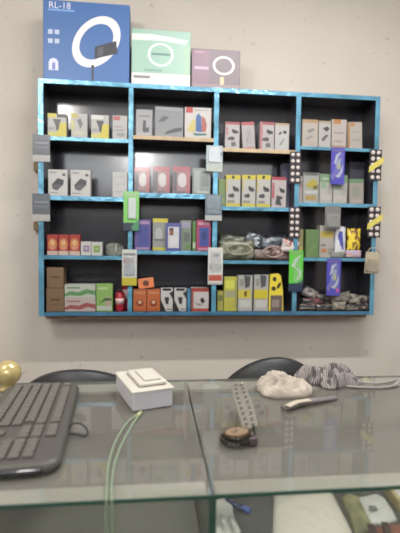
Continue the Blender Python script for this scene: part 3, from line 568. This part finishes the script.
# ------------------------------------------------------------------ glass display counters
CZ = .955; CYF, CYB = .5764, 1.0943; GT = .005
seam = S(212.5, 492, CZ).x
def glass_mat(name, dust, dcol, tint=(.86, .95, .90, 1), rough=.03):
    m = bpy.data.materials.new(name); m.use_nodes = True; nt = m.node_tree; nt.nodes.clear()
    out = nt.nodes.new('ShaderNodeOutputMaterial'); tr = nt.nodes.new('ShaderNodeBsdfTransparent'); tr.inputs[0].default_value = tint
    df = nt.nodes.new('ShaderNodeBsdfDiffuse'); df.inputs[0].default_value = lin(dcol)
    gl_ = nt.nodes.new('ShaderNodeBsdfGlossy'); gl_.inputs['Roughness'].default_value = rough
    m1 = nt.nodes.new('ShaderNodeMixShader'); m2 = nt.nodes.new('ShaderNodeMixShader'); fr = nt.nodes.new('ShaderNodeFresnel'); fr.inputs[0].default_value = 1.5
    geo = nt.nodes.new('ShaderNodeNewGeometry')
    tc = nt.nodes.new('ShaderNodeTexCoord'); n_ = nt.nodes.new('ShaderNodeTexNoise'); n_.inputs['Scale'].default_value = 5; n_.inputs['Detail'].default_value = 6
    mr = nt.nodes.new('ShaderNodeMapRange'); mr.inputs[1].default_value = .3; mr.inputs[2].default_value = .7; mr.inputs[3].default_value = dust*.85; mr.inputs[4].default_value = min(1, dust*1.15)
    L = nt.links.new
    L(tc.outputs['Object'], n_.inputs['Vector']); L(n_.outputs[0], mr.inputs[0]); L(mr.outputs[0], m1.inputs[0]); L(tr.outputs[0], m1.inputs[1]); L(df.outputs[0], m1.inputs[2])
    inv = nt.nodes.new('ShaderNodeMath'); inv.operation = 'SUBTRACT'; inv.inputs[0].default_value = 1; L(geo.outputs['Backfacing'], inv.inputs[1])
    mu = nt.nodes.new('ShaderNodeMath'); mu.operation = 'MULTIPLY'; L(fr.outputs[0], mu.inputs[0]); L(inv.outputs[0], mu.inputs[1])
    L(mu.outputs[0], m2.inputs[0]); L(m1.outputs[0], m2.inputs[1]); L(gl_.outputs[0], m2.inputs[2]); L(m2.outputs[0], out.inputs[0]); return m
top_glass = glass_mat('dusty_glass', .28, (136, 133, 126), (.95, .96, .945, 1))
front_glass = glass_mat('clear_glass', .05, (170, 174, 166), (.96, .98, .965, 1))
edge_glass = mat((30, 66, 54), .2, coat=.3)
alu = mat((176, 176, 166), .5); wood = mat((110, 92, 74), .5, var=.1, scale=12)
liner = {0: mat((100, 98, 90), .7, var=.06, scale=8), 1: mat((76, 75, 71), .6, var=.12, scale=10)}
ZS = CZ-.125
def counter(k, xa, xb, label):
    r = empty('display_counter', ((xa+xb)/2, (CYF+CYB)/2, 0)); tag(r, label, 'display counter', 'glass display counters'); O = Vector(r.location)
    def bx(name, a, b_, m, bev=0, lab=None):
        o = MB().box(Vector(a)-O, Vector(b_)-O, m, bev).build(name, r)
        if lab: o['label'] = lab
        return o
    t = GT
    bx('glass_top', (xa+.001, CYF+.001, CZ-t), (xb-.001, CYB-.001, CZ), top_glass)
    bx('glass_edge', (xa, CYF-.001, CZ-t), (xb, CYF+.001, CZ-.0004), edge_glass, 0, 'dark green cut front edge of the glass top')
    bx('glass_edge', (xa, CYB-.001, CZ-t), (xb, CYB+.001, CZ-.0004), edge_glass, 0, 'green cut rear edge of the glass top')
    bx('front_glass', (xa+t, CYF+.006, .5), (xb-t, CYF+.011, CZ-t-.0005), front_glass)
    for x in (xa, xb-t+.0005): bx('side_glass', (x, CYF+.004, .5), (x+t-.0005, CYB-.004, CZ-t-.0005), front_glass)
    for x in (xa, xb-t+.0005): bx('side_glass_edge', (x, CYF+.0022, .5), (x+t-.0005, CYF+.0039, CZ-t-.0005), edge_glass, 0, 'dark green front edge of the side glass')
    for ya, yb in ((CYF+.012, CYF+.046), (CYB-.06, CYB-.006)):
        bx('glass_rail', (xa+t+.001, ya, CZ-t-.008), (xb-t-.001, yb, CZ-t-.0008), alu, .001)
    bx('inner_shelf', (xa+t+.001, CYF+.012, ZS-.006), (xb-t-.001, CYB-.02, ZS), liner[k])
    bx('rear_door', (xa+t, CYB-.018, .5), ((xa+xb)/2+.02, CYB-.0125, CZ-t-.009), wood); bx('rear_door', ((xa+xb)/2-.02, CYB-.012, .5), (xb-t, CYB-.0045, CZ-t-.009), wood)
    bx('base_cabinet', (xa, CYF+.004, .06), (xb, CYB-.004, .4995), wood, .003); bx('plinth', (xa+.02, CYF+.03, 0), (xb-.02, CYB-.03, .0595), mat((60, 54, 50), .6))
    return r
counter(0, seam-1.25, seam-.0006, 'glass-topped display counter on the left, carrying the keyboard and white box')
counter(1, seam+.0006, seam+1.25, 'glass-topped display counter on the right, with packs lying inside')
# ------------------------------------------------------------------ chairs behind the counter
def chair(label, px, ztop, a, b_, tilt=0):
    Y = 1.27; c = Q(px, 365, Y)
    r = empty('plastic_chair', (c.x, Y+.2, 0)); tag(r, label, 'chair', 'black chairs behind the counter')
    pl = mat((26, 27, 30), .5, bump=.05, bscale=80)
    mb = MB(); N = 40; i = mb.mi(pl); zc_ = ztop-b_; zbot = .42
    prof = []
    for k in range(N+1):
        t = math.pi*k/N; prof.append((-a*math.cos(t), zc_+b_*math.sin(t)))
    rows = []
    for side in (0, 1):
        front = []
        for x, z_ in prof:
            y = -.2+.10*(1-(x/a)**2)*-.0+.09*(x/a)**2*-1+.025*side+(ztop-z_)*-.0
            front.append(y)
        rows.append(front)
    # vertical strips from the arch down to the seat
    M_ = 10; grids = []
    for side in (0, 1):
        g_ = []
        for (x, z_), y in zip(prof, rows[side]):
            col_ = []
            for j in range(M_+1):
                v = j/M_; zz = z_*(1-v)+zbot*v; col_.append(mb.bm.verts.new((x*(1-.08*v), -(y+.2)-0.02+.05*v*-1, zz)))
            g_.append(col_)
        grids.append(g_)
    for si, g_ in enumerate(grids):
        for k in range(N):
            for j in range(M_):
                q = (g_[k][j], g_[k][j+1], g_[k+1][j+1], g_[k+1][j]); fc = mb.bm.faces.new(q if si else q[::-1]); fc.smooth = True
    A, B = grids
    for k in range(N):
        mb.bm.faces.new((A[k][0], A[k+1][0], B[k+1][0], B[k][0])); mb.bm.faces.new((A[k][M_], B[k][M_], B[k+1][M_], A[k+1][M_]))
    for k in (0, N):
        for j in range(M_): mb.bm.faces.new((A[k][j], B[k][j], B[k][j+1], A[k][j+1]))
    bk = mb.build('backrest', r); bk.location.y = -.17
    MB().box((-.21, -.2, .42), (.21, .22, .45), pl, .012).build('seat', r)
    for sx in (-1, 1):
        for sy in (-1, 1):
            MB().tube([(sx*.18, sy*.17, .43), (sx*.20, sy*.19, .2), (sx*.215, sy*.205, 0)], [.02, .017, .014], pl, 8).build('leg', r)
    return r
chair('black rounded chair back behind the left counter, between keyboard and white box', 76, EYE.z-.366, .205, .17)
chair('black rounded chair back behind the right counter, by the white cloth', 277, EYE.z-.338, .23, .34)
# ------------------------------------------------------------------ keyboard
kz = .022
FR = S(80, 380.5, CZ+kz); NR = S(60, 461, CZ+kz)
ax = (NR-FR); ax.z = 0; KL = ax.length; ax.normalize(); ay = Vector((-ax.y, ax.x, 0))
if ay.x > 0: ay = -ay      # ay points to the left, across the keys
KW = .165
print('keyboard', KL)
kb = empty('keyboard', FR+ax*KL/2+ay*KW/2); kb.location.z = CZ+.0005
kb.matrix_world = Matrix.Translation(kb.location) @ Matrix((ax, ay if ax.cross(ay).z > 0 else -ay, Vector((0, 0, 1)))).transposed().to_4x4()
sgn = 1 if ax.cross(ay).z > 0 else -1
tag(kb, 'dark grey computer keyboard lying lengthwise on the left glass counter', 'keyboard')
km = mat((70, 68, 64), .5, spec=.4); kg = mat((24, 24, 28), .08, coat=.6); kk = mat((84, 81, 75), .62, var=.04, scale=30)
# outline with rounded corners
def rrect(L, W, r, n=6):
    out = []
    for cx, cy, a0 in ((L/2-r, W/2-r, 0), (-L/2+r, W/2-r, 90), (-L/2+r, -W/2+r, 180), (L/2-r, -W/2+r, 270)):
        for k in range(n+1):
            a = math.radians(a0+90*k/n); out.append((cx+r*math.cos(a), cy+r*math.sin(a)))
    return out
def layered(mb, rings, m, capm=None):
    vs = [[mb.bm.verts.new((x, y, z_)) for x, y in R2] for R2, z_ in rings]; i = mb.mi(m)
    n = len(vs[0])
    for A, B in zip(vs, vs[1:]):
        for j in range(n):
            fc = mb.bm.faces.new((A[j], A[(j+1) % n], B[(j+1) % n], B[j])); fc.smooth = True; fc.material_index = i
    mb.bm.faces.new(vs[0][::-1]).material_index = i
    fc = mb.bm.faces.new(vs[-1]); fc.material_index = i
mb = MB(); layered(mb, [(rrect(KL-.012, KW-.012, .02), 0), (rrect(KL, KW, .024), .007), (rrect(KL-.004, KW-.004, .022), .015), (rrect(KL-.016, KW-.016, .018), .019)], km); mb.build('case', kb)
mb = MB(); layered(mb, [(rrect(.004, KW-.05, .0018), 0), (rrect(.0036, KW-.052, .0016), .011)], kg); p = mb.build('gloss_strip', kb, (KL/2+.001, 0, .004)); p['label'] = 'glossy black end strip'
# six rows of keys; rows run along the length, the user side faces right (-sgn)
rows_n = 6; pitch = .0187; keys = 0
keymesh = {}
def key_obj(cx, cy, lx, ly):
    global keys
    kx = (round(lx, 4), round(ly, 4))
    if kx not in keymesh:
        mb = MB(); layered(mb, [(rrect(lx, ly, .002, 2), 0), (rrect(lx-.001, ly-.001, .002, 2), .004), (rrect(lx-.004, ly-.004, .002, 2), .0065)], kk)
        o = mb.build('key', kb); keymesh[kx] = o
    else:
        o = keymesh[kx].copy(); COL.objects.link(o); o.parent = kb
    o.location = (cx, cy, .0185); keys += 1
usable = KL-.036
x_start = -usable/2
units = usable/.0190
for rI in range(6):
    cy = sgn*((KW/2-.026)-rI*.0205-(.004 if rI else 0))
    cy = -cy
    if rI == 5: spans = [(0, 1.4), (1.4, 1.3), (2.7, 1.3), (4.0, 6), (10.0, 1.3), (11.3, 1.3), (12.6, 1.3)]
    elif rI == 0: spans = [(0, 1)]+[(1.6+i*1.02, 1) for i in range(12)]
    else: spans = [(0, 1.0+.25*rI)]+[(1.0+.25*rI+i, 1) for i in range(12-(rI > 2)-(rI > 3))]; spans.append((spans[-1][0]+1, 13.95-spans[-1][0]-1))
    spans += [(14.4+i, 1) for i in range(3)] if rI in (0, 1, 2) else ([(15.4, 1)] if rI == 4 else ([(14.4, 1), (15.4, 1), (16.4, 1)] if rI == 5 else []))
    if rI: spans += [(17.8+i, 1) for i in range(4)] if rI in (1, 2, 3, 4) else [(17.8, 2), (19.8, 1)]
    for s_, l_ in spans:
        if keys >= 100: break
        cx = x_start+(s_+l_/2)/21.9*usable
        key_obj(cx, cy, l_/21.9*usable-.0022, .0178)
# cable loop beside the keyboard
pts = [S(66, 431, CZ+.006), S(73, 424, CZ+.02), S(81, 424, CZ+.024), S(87, 430, CZ+.012), S(86, 436, CZ+.003), S(76, 434, CZ+.003), S(66, 433, CZ+.003)]
mbk = MB(); mbk.tube([kb.matrix_world.inverted() @ q for q in smooth_path(pts, 6)], .0016, mat((40, 40, 42), .5), 6); mbk.build('cord', kb)
# ------------------------------------------------------------------ gold knob
gc_ = Q(8, 373, 1.05); R0 = 12.3/F*1.05
o = empty('gold_ball', (gc_.x, gc_.y, CZ)); tag(o, 'shiny pale gold ball at the left edge beyond the keyboard', 'ornament')
gold = mat((178, 162, 112), .25, metal=.3, var=.05, scale=20)
zc_ = gc_.z-CZ
MB().lathe([(max(.0005, R0*math.sin(math.pi*k/20)), zc_-R0*math.cos(math.pi*k/20)) for k in range(21)], gold, n=40).build('ball', o)
MB().lathe([(R0*.75, 0.0005), (R0*.75, .004), (R0*.45, .008), (R0*.4, max(.012, zc_-R0*.8))], gold, n=32).build('base', o)
# ------------------------------------------------------------------ white box
fl, fr_, bl_ = S(133, 411.5, CZ), S(172.5, 406.5, CZ), S(114, 389, CZ)
ex = (fr_-fl); ey = (bl_-fl); Wb, Db = ex.length, ey.length; ex.normalize(); ey = Vector((-ex.y, ex.x, 0)); skew = (bl_-fl).dot(ex)
Hb = 19.5/F*.92
print('white box', Wb, Db, Hb, skew)
wb = empty('white_box', (fl+fr_)/2+Vector((0, 0, .0006)), math.radians(18)); tag(wb, 'small white open carton with a stepped lid flap on the left glass counter', 'box')
Db = .15; Wb = .088
wm = mat((172, 172, 177), .55); wm2 = mat((176, 171, 162), .55)
MB().box((-Wb/2, 0, 0), (Wb/2, Db, Hb-.004), wm, .002).build('box_body', wb)
MB().box((-Wb/2-.003, -.003, Hb-.0038), (Wb/2+.003, Db+.003, Hb), wm2, .0015).build('lid', wb)
MB().box((-Wb*.28, .018, Hb+.0002), (Wb*.42, Db*.86, Hb+.009), wm2, .004).build('raised_panel', wb)
MB().box((-Wb*.12, .03, Hb+.0092), (Wb*.3, Db*.7, Hb+.013), wm2, .0015).build('folded_leaflet', wb)
# ------------------------------------------------------------------ green cable
gm = mat((122, 138, 116), .4); gy = mat((150, 158, 112), .4)
r_ = .0018
a1 = [S(139, 414, CZ+.003), S(128, 422, CZ+r_), S(116, 441, CZ+r_), S(109, 463, CZ+r_), S(107, 485, CZ+r_), S(106.5, 497, CZ+.004)]
f1 = Q(106.5, 505, CYF-.0045); f2 = Q(106.5, 530, CYF-.006)
a1 += [f1, f2, f2+Vector((.004, 0, -.12)), f2+Vector((.02, 0, -.3))]
a2 = [S(139.5, 415, CZ+.003), S(133, 424, CZ+r_), S(121, 446, CZ+r_), S(114, 467, CZ+r_), S(111.5, 486, CZ+r_), S(111.5, 497, CZ+.004)]
g1 = Q(111.8, 505, CYF-.0045); g2 = Q(113, 530, CYF-.006)
a2 += [g1, g2, g2+Vector((.004, 0, -.12)), g2+Vector((.0, 0, -.3))]
cb = empty('green_cable', S(139, 414, CZ)); tag(cb, 'thin pale green doubled cable hanging over the front glass edge', 'cable')
for a_ in (a1, a2):
    MB().tube([q-cb.location for q in smooth_path(a_, 8)], r_, gm, 8).build('cable_strand', cb)
e1 = S(141, 412, CZ+.004); e2 = S(137, 416.5, CZ+.004)
MB().tube([e1-cb.location, e2-cb.location], .0036, gy, 10).build('connector', cb)
# ------------------------------------------------------------------ watch
wc = S(237.5, 443.5, CZ); wt = empty('wrist_watch', (wc.x, wc.y, CZ)); tag(wt, 'steel bracelet wrist watch with a tan dial, strap standing up on the right counter', 'watch')
L0 = Vector(wt.location)
steel = mat((136, 131, 122), .35, metal=.4); dkst = mat((58, 54, 50), .25, metal=.7); dial = mat((118, 99, 78), .5)
cc = Q(237, 433.5, wc.y+.004)-L0; rw = 15/F*wc.y
TT = Matrix.Rotation(math.radians(-6), 3, 'Y') @ Matrix.Rotation(math.radians(-4), 3, 'X')
MB().lathe([(rw*.86, -.007), (rw, -.005), (rw*1.02, .001), (rw*.95, .003)], dkst, c=cc, n=36, T=TT).build('watch_case', wt)
MB().lathe([(rw*.82, .0031), (rw*.82, .0038)], dial, c=cc, n=36, T=TT).build('dial', wt)
mb = MB()
for k in range(40):
    a = 2*math.pi*k/40; b_ = 2*math.pi*(k+1)/40
    mb.bm.faces.new([mb.bm.verts.new(TT @ Vector((q*rw*math.cos(t), q*rw*math.sin(t), z_))+cc) for q, t, z_ in ((.98, a, .0032), (.98, b_, .0032), (.83, b_, .0048), (.83, a, .0048))]).smooth = True
mb.mi(mat((104, 84, 58), .2, metal=.8)); bz = mb.build('bezel', wt)
MB().box((-.0008, 0, .0040), (.0005, rw*.5, .0043), dkst, 0, Matrix.Translation(cc) @ TT.to_4x4()).build('watch_hand', wt)
MB().box((-.0008, 0, .0040), (.0005, rw*.4, .0043), dkst, 0, Matrix.Translation(cc) @ Matrix.Rotation(1.9, 4, 'Z')).build('watch_hand', wt)
MB().tube([cc+Vector((rw*.98, 0, -.002)), cc+Vector((rw*1.12, 0, -.002))], .003, steel, 8).build('crown', wt)
def pos(px, py, Y): return Q(px, py, Y)-L0
wy = wc.y
path = [pos(222.5, 434, wy+.004), pos(221.5, 440, wy-.006), pos(229, 446.5, wy-.018), pos(243, 449.5, wy-.02), pos(253, 449, wy-.008), pos(254.5, 441, wy+.01), pos(253, 425, wy+.04), pos(249.5, 408, wy+.075), pos(244.5, 394, wy+.11), pos(242, 386.5, wy+.135),
        pos(238.5, 384, wy+.142), pos(235.5, 387, wy+.132), pos(238, 398, wy+.10), pos(243, 414, wy+.06), pos(248, 429, wy+.025)]
for p_ in path: p_.z = max(p_.z, .0075)
pa = smooth_path(path, 6)
ck = pos(252, 446, wy-.008); ck.z = max(.0085, ck.z); MB().box((-.0085, -.008, -.007), (.0085, .008, .007), mat((74, 64, 68), .35, metal=.4), .002, Matrix.Translation(ck)).build('clasp', wt)
# resample into links
d = [0]
for A, B in zip(pa, pa[1:]): d.append(d[-1]+(B-A).length)
tot = d[-1]; nl = int(tot/.0068); mb = MB()
def along(s_):
    for i in range(len(d)-1):
        if d[i+1] >= s_:
            t = (s_-d[i])/max(1e-9, d[i+1]-d[i]); return pa[i].lerp(pa[i+1], t), (pa[min(i+2, len(pa)-1)]-pa[max(i-1, 0)]).normalized()
    return pa[-1], (pa[-1]-pa[-2]).normalized()
print('bracelet', tot, nl)
for k in range(nl):
    p, t = along((k+.5)*tot/nl)
    wdir = Vector((.93, -.25, .25)) if d and (k/nl) > .33 else Vector((.15, .35, .93))
    wdir = (wdir-t*wdir.dot(t)).normalized(); nn = t.cross(wdir)
    M_ = Matrix((wdir, t, nn)).transposed().to_4x4(); M_.translation = p
    ww = .0082 if (k/nl) > .33 else .0036
    st = steel if (k/nl) > .33 else dkst
    mb.box((-ww, -.0027, -.0014), (-ww*.32, .0027, .0014), st, .0005, M_); mb.box((-ww*.28, -.0029, -.0018), (ww*.28, .0029, .0018), st if k % 2 else mat((84, 80, 74), .35, metal=.5) if st is steel else dkst, .0005, M_); mb.box((ww*.32, -.0027, -.0014), (ww, .0027, .0014), st, .0005, M_)
mb.build('bracelet', wt)
# ------------------------------------------------------------------ cloths
def cloth_mat(kind):
    m = bpy.data.materials.new('cloth'); m.use_nodes = True; nt = m.node_tree; b = nt.nodes['Principled BSDF']; b.inputs['Roughness'].default_value = .9; b.inputs['Specular IOR Level'].default_value = .2
    uv = nt.nodes.new('ShaderNodeUVMap'); wv = nt.nodes.new('ShaderNodeTexWave'); wv.inputs['Scale'].default_value = 4.2; wv.inputs['Distortion'].default_value = 5; wv.bands_direction = 'X'
    rp_ = nt.nodes.new('ShaderNodeValToRGB'); rp_.color_ramp.elements[0].position = .35; rp_.color_ramp.elements[1].position = .6
    rp_.color_ramp.elements[0].color = lin((96, 91, 92)); rp_.color_ramp.elements[1].color = lin((146, 140, 136))
    nt.links.new(uv.outputs[0], wv.inputs[0]); nt.links.new(wv.outputs[0], rp_.inputs[0]); 
    nz = nt.nodes.new('ShaderNodeTexNoise'); nz.inputs['Scale'].default_value = 3.2; nt.links.new(uv.outputs[0], nz.inputs['Vector'])
    r3 = nt.nodes.new('ShaderNodeValToRGB'); r3.color_ramp.elements[0].position = .40; r3.color_ramp.elements[1].position = .5
    r3.color_ramp.elements[0].color = (.35, .34, .35, 1); r3.color_ramp.elements[1].color = (1, 1, 1, 1); nt.links.new(nz.outputs[0], r3.inputs[0])
    mm = nt.nodes.new('ShaderNodeMix'); mm.data_type = 'RGBA'; mm.blend_type = 'MULTIPLY'; mm.inputs[0].default_value = 1
    nt.links.new(rp_.outputs[0], mm.inputs[6]); nt.links.new(r3.outputs[0], mm.inputs[7]); nt.links.new(mm.outputs[2], b.inputs['Base Color']); return m
def heap(name, label, cat, c, rx, ry, h, m, seed, rot=0, fold=.32, freq=2.2, lobes=.12):
    mb = MB(); i = mb.mi(m); nr, na = 34, 72; uvl = mb.bm.loops.layers.uv.new('UVMap'); g_ = []
    for r in range(nr+1):
        ring = []
        t = r/nr
        for a in range(na):
            th = 2*math.pi*a/na
            out = 1+lobes*noise.noise(Vector((math.cos(th)*1.5+seed, math.sin(th)*1.5, 0)))*2+.04*noise.noise(Vector((math.cos(th)*6+seed, math.sin(th)*6, 3)))
            x, y = rx*t*out*math.cos(th), ry*t*out*math.sin(th)
            env = max(0, 1-t**3.6)**.7 if t < 1 else 0
            low = .72+.75*noise.noise(Vector((x/rx*1.5+seed*3, y/ry*1.3, 1)))
            q = Vector((x/rx*freq+seed, y/ry*freq*.7, seed))
            warp = noise.noise(q*.7)*2.2
            ridge = 1-abs(noise.noise(Vector((q.x*.9+warp, q.y*2.0+warp, seed))))*2.4
            ridge2 = 1-abs(noise.noise(Vector((q.x*2.2-warp, q.y*3.4+warp, seed+4))))*2.6
            z_ = h*env*(low*(1-fold)+fold*max(-.2, ridge)*.8+.07*ridge2)
            if t > .8: x *= 1+.03*ridge; y *= 1+.03*ridge
            ring.append((Vector((x, y, max(.0012 if t < 1 else 0.0006, z_))), (x/rx*1.3+warp*.2, y/rx*1.3)))
        g_.append(ring)
    vv = [[mb.bm.verts.new(p) for p, _ in ring] for ring in g_[1:]]; ctr = mb.bm.verts.new(g_[0][0][0])
    def setuv(fc, us):
        for lp, u_ in zip(fc.loops, us): lp[uvl].uv = u_
        fc.smooth = True; fc.material_index = i
    for a in range(na):
        b_ = (a+1) % na; setuv(mb.bm.faces.new((ctr, vv[0][a], vv[0][b_])), (g_[0][0][1], g_[1][a][1], g_[1][b_][1]))
        for r in range(nr-1):
            setuv(mb.bm.faces.new((vv[r][a], vv[r+1][a], vv[r+1][b_], vv[r][b_])), (g_[r+1][a][1], g_[r+2][a][1], g_[r+2][b_][1], g_[r+1][b_][1]))
    low = [mb.bm.verts.new((v_.co.x*.97, v_.co.y*.97, 0)) for v_ in vv[-1]]
    for a in range(na): mb.bm.faces.new((vv[-1][a], low[a], low[(a+1) % na], vv[-1][(a+1) % na]))
    mb.bm.faces.new(low[::-1])
    o = mb.build(name, None, c, (0, 0, rot)); return tag(o, label, cat)
wcl = mat((158, 149, 138), .95, var=.06, scale=40, bump=.25, bscale=220, spec=.15)
c1 = S(283, 391, CZ); c1.z = CZ+.0006
heap('white_cloth', 'crumpled off-white cloth heaped on the right glass counter', 'cloth', c1, .079, .056, .050, wcl, 3, rot=-.05, fold=.36, lobes=.2)
c2 = S(326, 384, CZ); c2.z = CZ+.0006; c2.x += .012; c2.y += .016
heap('striped_cloth', 'crumpled grey striped cloth behind and right of the white cloth', 'cloth', c2, .074, .046, .054, cloth_mat(0), 11, rot=-.25, fold=.42, freq=2.4, lobes=.24)
# two straps trailing to the right
sm = mat((118, 113, 111), .8, var=.12, scale=90); sm2 = mat((96, 92, 92), .8, var=.1, scale=90)
def ribbon(name, label, cat, pts, wid, th, m, par=None, lab=False):
    pts = smooth_path(pts, 8); base = pts[0].copy(); mb = MB(); i = mb.mi(m); secs = []
    for k, p in enumerate(pts):
        t = (pts[min(k+1, len(pts)-1)]-pts[max(k-1, 0)]).normalized(); s = t.cross(Vector((0, 0, 1))).normalized(); nn = s.cross(t)
        secs.append([mb.bm.verts.new(p-base+s*wid/2*a+nn*th*b_) for a, b_ in ((-1, 0), (-.8, 1), (0, 1.3), (.8, 1), (1, 0))])
    for A, B in zip(secs, secs[1:]):
        for j in range(5):
            fc = mb.bm.faces.new((A[j], A[(j+1) % 5], B[(j+1) % 5], B[j])); fc.smooth = True
    mb.bm.faces.new(secs[0]); mb.bm.faces.new(secs[-1][::-1])
    return tag(mb.build(name, None, base), label, cat)
z2 = CZ+.002
ribbon('cloth_strap', 'grey strap curving right from the striped cloth to the frame edge', 'strap', [S(342, 386, z2), S(358, 387.5, z2), S(378, 388, z2), S(392, 386.5, z2), S(399, 382.5, z2+.003)], .009, .003, sm)
ribbon('cloth_strap', 'second grey strap just behind the curving one', 'strap', [S(340, 380, z2+.008), S(356, 382, z2+.004), S(374, 383.8, z2), S(388, 382.5, z2), S(396, 380, z2)], .009, .003, sm)
z2 = CZ+.001
ribbon('cloth_strip', 'dark grey folded strip lying in front of the white cloth', 'strap', [S(283, 409.5, z2), S(290, 407, z2+.002), S(303, 402.5, z2+.004), S(318, 401, z2+.003), S(335, 398.5, z2)], .018, .005, sm2)
ribbon('paper_scrap', 'small whitish scrap lying on the dark strip', 'scrap', [S(287, 406.5, z2+.009), S(297, 402, z2+.011), S(310, 400, z2+.0115)], .016, .0015, mat((160, 150, 134), .8))
# ------------------------------------------------------------------ things inside the right counter
def I(px, py, dz=0): return S(px, py, ZS+dz)
def sheet(name, label, cat, pxs, m, th=.006, seed=0, dz=.0008, puff=.006, frm=None):
    pts = [I(*p) for p in pxs]; c = sum(pts, Vector())/len(pts); mb = MB(); i = mb.mi(m); n = len(pts)
    # radial fill with gentle crumple
    dense = []
    for k in range(n):
        for j in range(6): dense.append(pts[k].lerp(pts[(k+1) % n], j/6))
    nr = 8; rings = []
    for r in range(1, nr+1):
        t = r/nr; rings.append([mb.bm.verts.new((c.lerp(p, t)-c)+Vector((0, 0, th+puff*(1-t*t)*(.6+.8*abs(noise.noise(Vector((p.x*60*t, p.y*60*t, seed+t*3))))) if t < 1 else th*.7))) for p in dense])
    ctr = mb.bm.verts.new((0, 0, th+puff*.7)); N = len(dense)
    for k in range(N):
        mb.bm.faces.new((ctr, rings[0][k], rings[0][(k+1) % N])).smooth = True
        for r in range(nr-1): mb.bm.faces.new((rings[r][k], rings[r+1][k], rings[r+1][(k+1) % N], rings[r][(k+1) % N])).smooth = True
    low = [mb.bm.verts.new((v_.co.x, v_.co.y, 0)) for v_ in rings[-1]]
    for k in range(N): mb.bm.faces.new((rings[-1][k], low[k], low[(k+1) % N], rings[-1][(k+1) % N]))
    mb.bm.faces.new(low[::-1])
    o = mb.build(name, None, (c.x, c.y, ZS+dz)); return tag(o, label, cat)
whp = mat((206, 204, 198), .45, bump=.4, bscale=50)
sheet('white_bag', 'white plastic bag lying inside the right counter beside the glass seam', 'bag', [(214, 503), (224, 500), (232, 508), (234, 520), (240, 533), (240, 560), (214, 560)], whp, seed=1)
sheet('white_paper_bag', 'large white crumpled paper bag lying inside the right counter', 'bag', [(274, 491), (300, 487), (322, 489), (333, 497), (342, 515), (352, 535), (352, 553), (272, 557)], mat((204, 198, 186), .6, bump=.5, bscale=30), seed=2, puff=.012)
sheet('olive_pack', 'olive green pack between the white paper bag and white pouch, inside counter', 'pack', [(341, 500), (349, 496), (358, 499), (367, 518), (374, 531), (356, 540), (349, 520)], mat((122, 120, 88), .5, var=.25, scale=30, bump=.3), seed=3)
o = sheet('white_pouch', 'white pouch with a round grey mark inside the right counter', 'pouch', [(358, 500), (376, 496), (384, 500), (392, 512), (397, 522), (385, 527), (370, 526)], mat((194, 192, 188), .4, bump=.3), seed=4, th=.005)
mkc = I(373, 504, .02)-o.location
MB().lathe([(.0075, 0), (.0075, .001)], mat((120, 118, 120), .4), n=18).build('round_mark', o, (mkc.x, mkc.y, .0115))
sheet('red_pack', 'brownish red pack in the lower right corner inside the counter', 'pack', [(368, 531), (384, 528.5), (398, 526), (408, 532), (408, 548), (364, 551)], mat((132, 80, 62), .5, var=.2, scale=60), seed=6, th=.004)
bxm = I(380, 489.5); q = [I(380, 487), I(412, 484), I(420, 507), I(398, 512)]
tb_ = empty('flat_carton', sum(q, Vector())/4); tb_.location.z = ZS+.0006; tag(tb_, 'tan-edged white carton lying inside the counter at the right frame edge', 'box')
mb = MB(); cen = Vector(tb_.location); lo = [p-cen for p in q]; i = mb.mi(mat((176, 160, 116), .5))
A = [mb.bm.verts.new((p.x, p.y, 0)) for p in lo]; B = [mb.bm.verts.new((p.x, p.y, .02)) for p in lo]
mb.bm.faces.new(A[::-1]); mb.bm.faces.new(B)
for k in range(4): mb.bm.faces.new((A[k], A[(k+1) % 4], B[(k+1) % 4], B[k]))
mb.build('carton_body', tb_)
mb = MB(); mb.mi(mat((196, 194, 190), .4)); A = [mb.bm.verts.new((p.x*.8, p.y*.8, .0202)) for p in lo]; B = [mb.bm.verts.new((p.x*.8, p.y*.8, .021)) for p in lo]
mb.bm.faces.new(A[::-1]); mb.bm.faces.new(B)
for k in range(4): mb.bm.faces.new((A[k], A[(k+1) % 4], B[(k+1) % 4], B[k]))
mb.build('carton_label', tb_)
p0, p1 = I(226, 501, .006), I(250, 511, .006)
pn = empty('blue_pen', (p0.x, p0.y, ZS+.0005)); tag(pn, 'dark blue pen lying between the white bags inside the counter', 'pen')
dd = p1-p0; MB().tube([Vector((0, 0, .0052)), Vector((dd.x*.7, dd.y*.7, .0052))], .005, mat((44, 52, 96), .3), 10).build('barrel', pn)
MB().tube([Vector((dd.x*.71, dd.y*.71, .0055)), Vector((dd.x, dd.y, .0055))], .0053, mat((58, 84, 160), .3), 10).build('cap', pn)
for (x, y), lab in (((222, 521), 'small white capped vial on the white plastic bag, left of its twin'), ((231, 522), 'small white capped vial on the white plastic bag, nearer the pen')):
    p = I(x, y, .014); e = empty('small_vial', (p.x, p.y, ZS+.0145)); tag(e, lab, 'vial', 'small white vials inside the counter')
    MB().tube([(0, 0, .004), (.002, -.022, .004)], .0036, mat((190, 190, 186), .4), 10).build('vial_body', e)
    MB().tube([(0, .0003, .004), (-.0005, .006, .004)], .0028, mat((150, 152, 150), .4), 10).build('cap', e)
for (x, y), lab in (((372, 530), 'dark stripe packet lying left on the brownish red pack'), ((386, 528), 'dark stripe packet lying right on the brownish red pack')):
    p = I(x, y, .012); o = MB().box((-.006, -.02, 0), (.006, .01, .004), mat((66, 44, 40), .5), .001).build('thin_packet', None, (p.x, p.y, ZS+.0125), (0, 0, -.3)); tag(o, lab, 'packet', 'thin packets on the red pack')
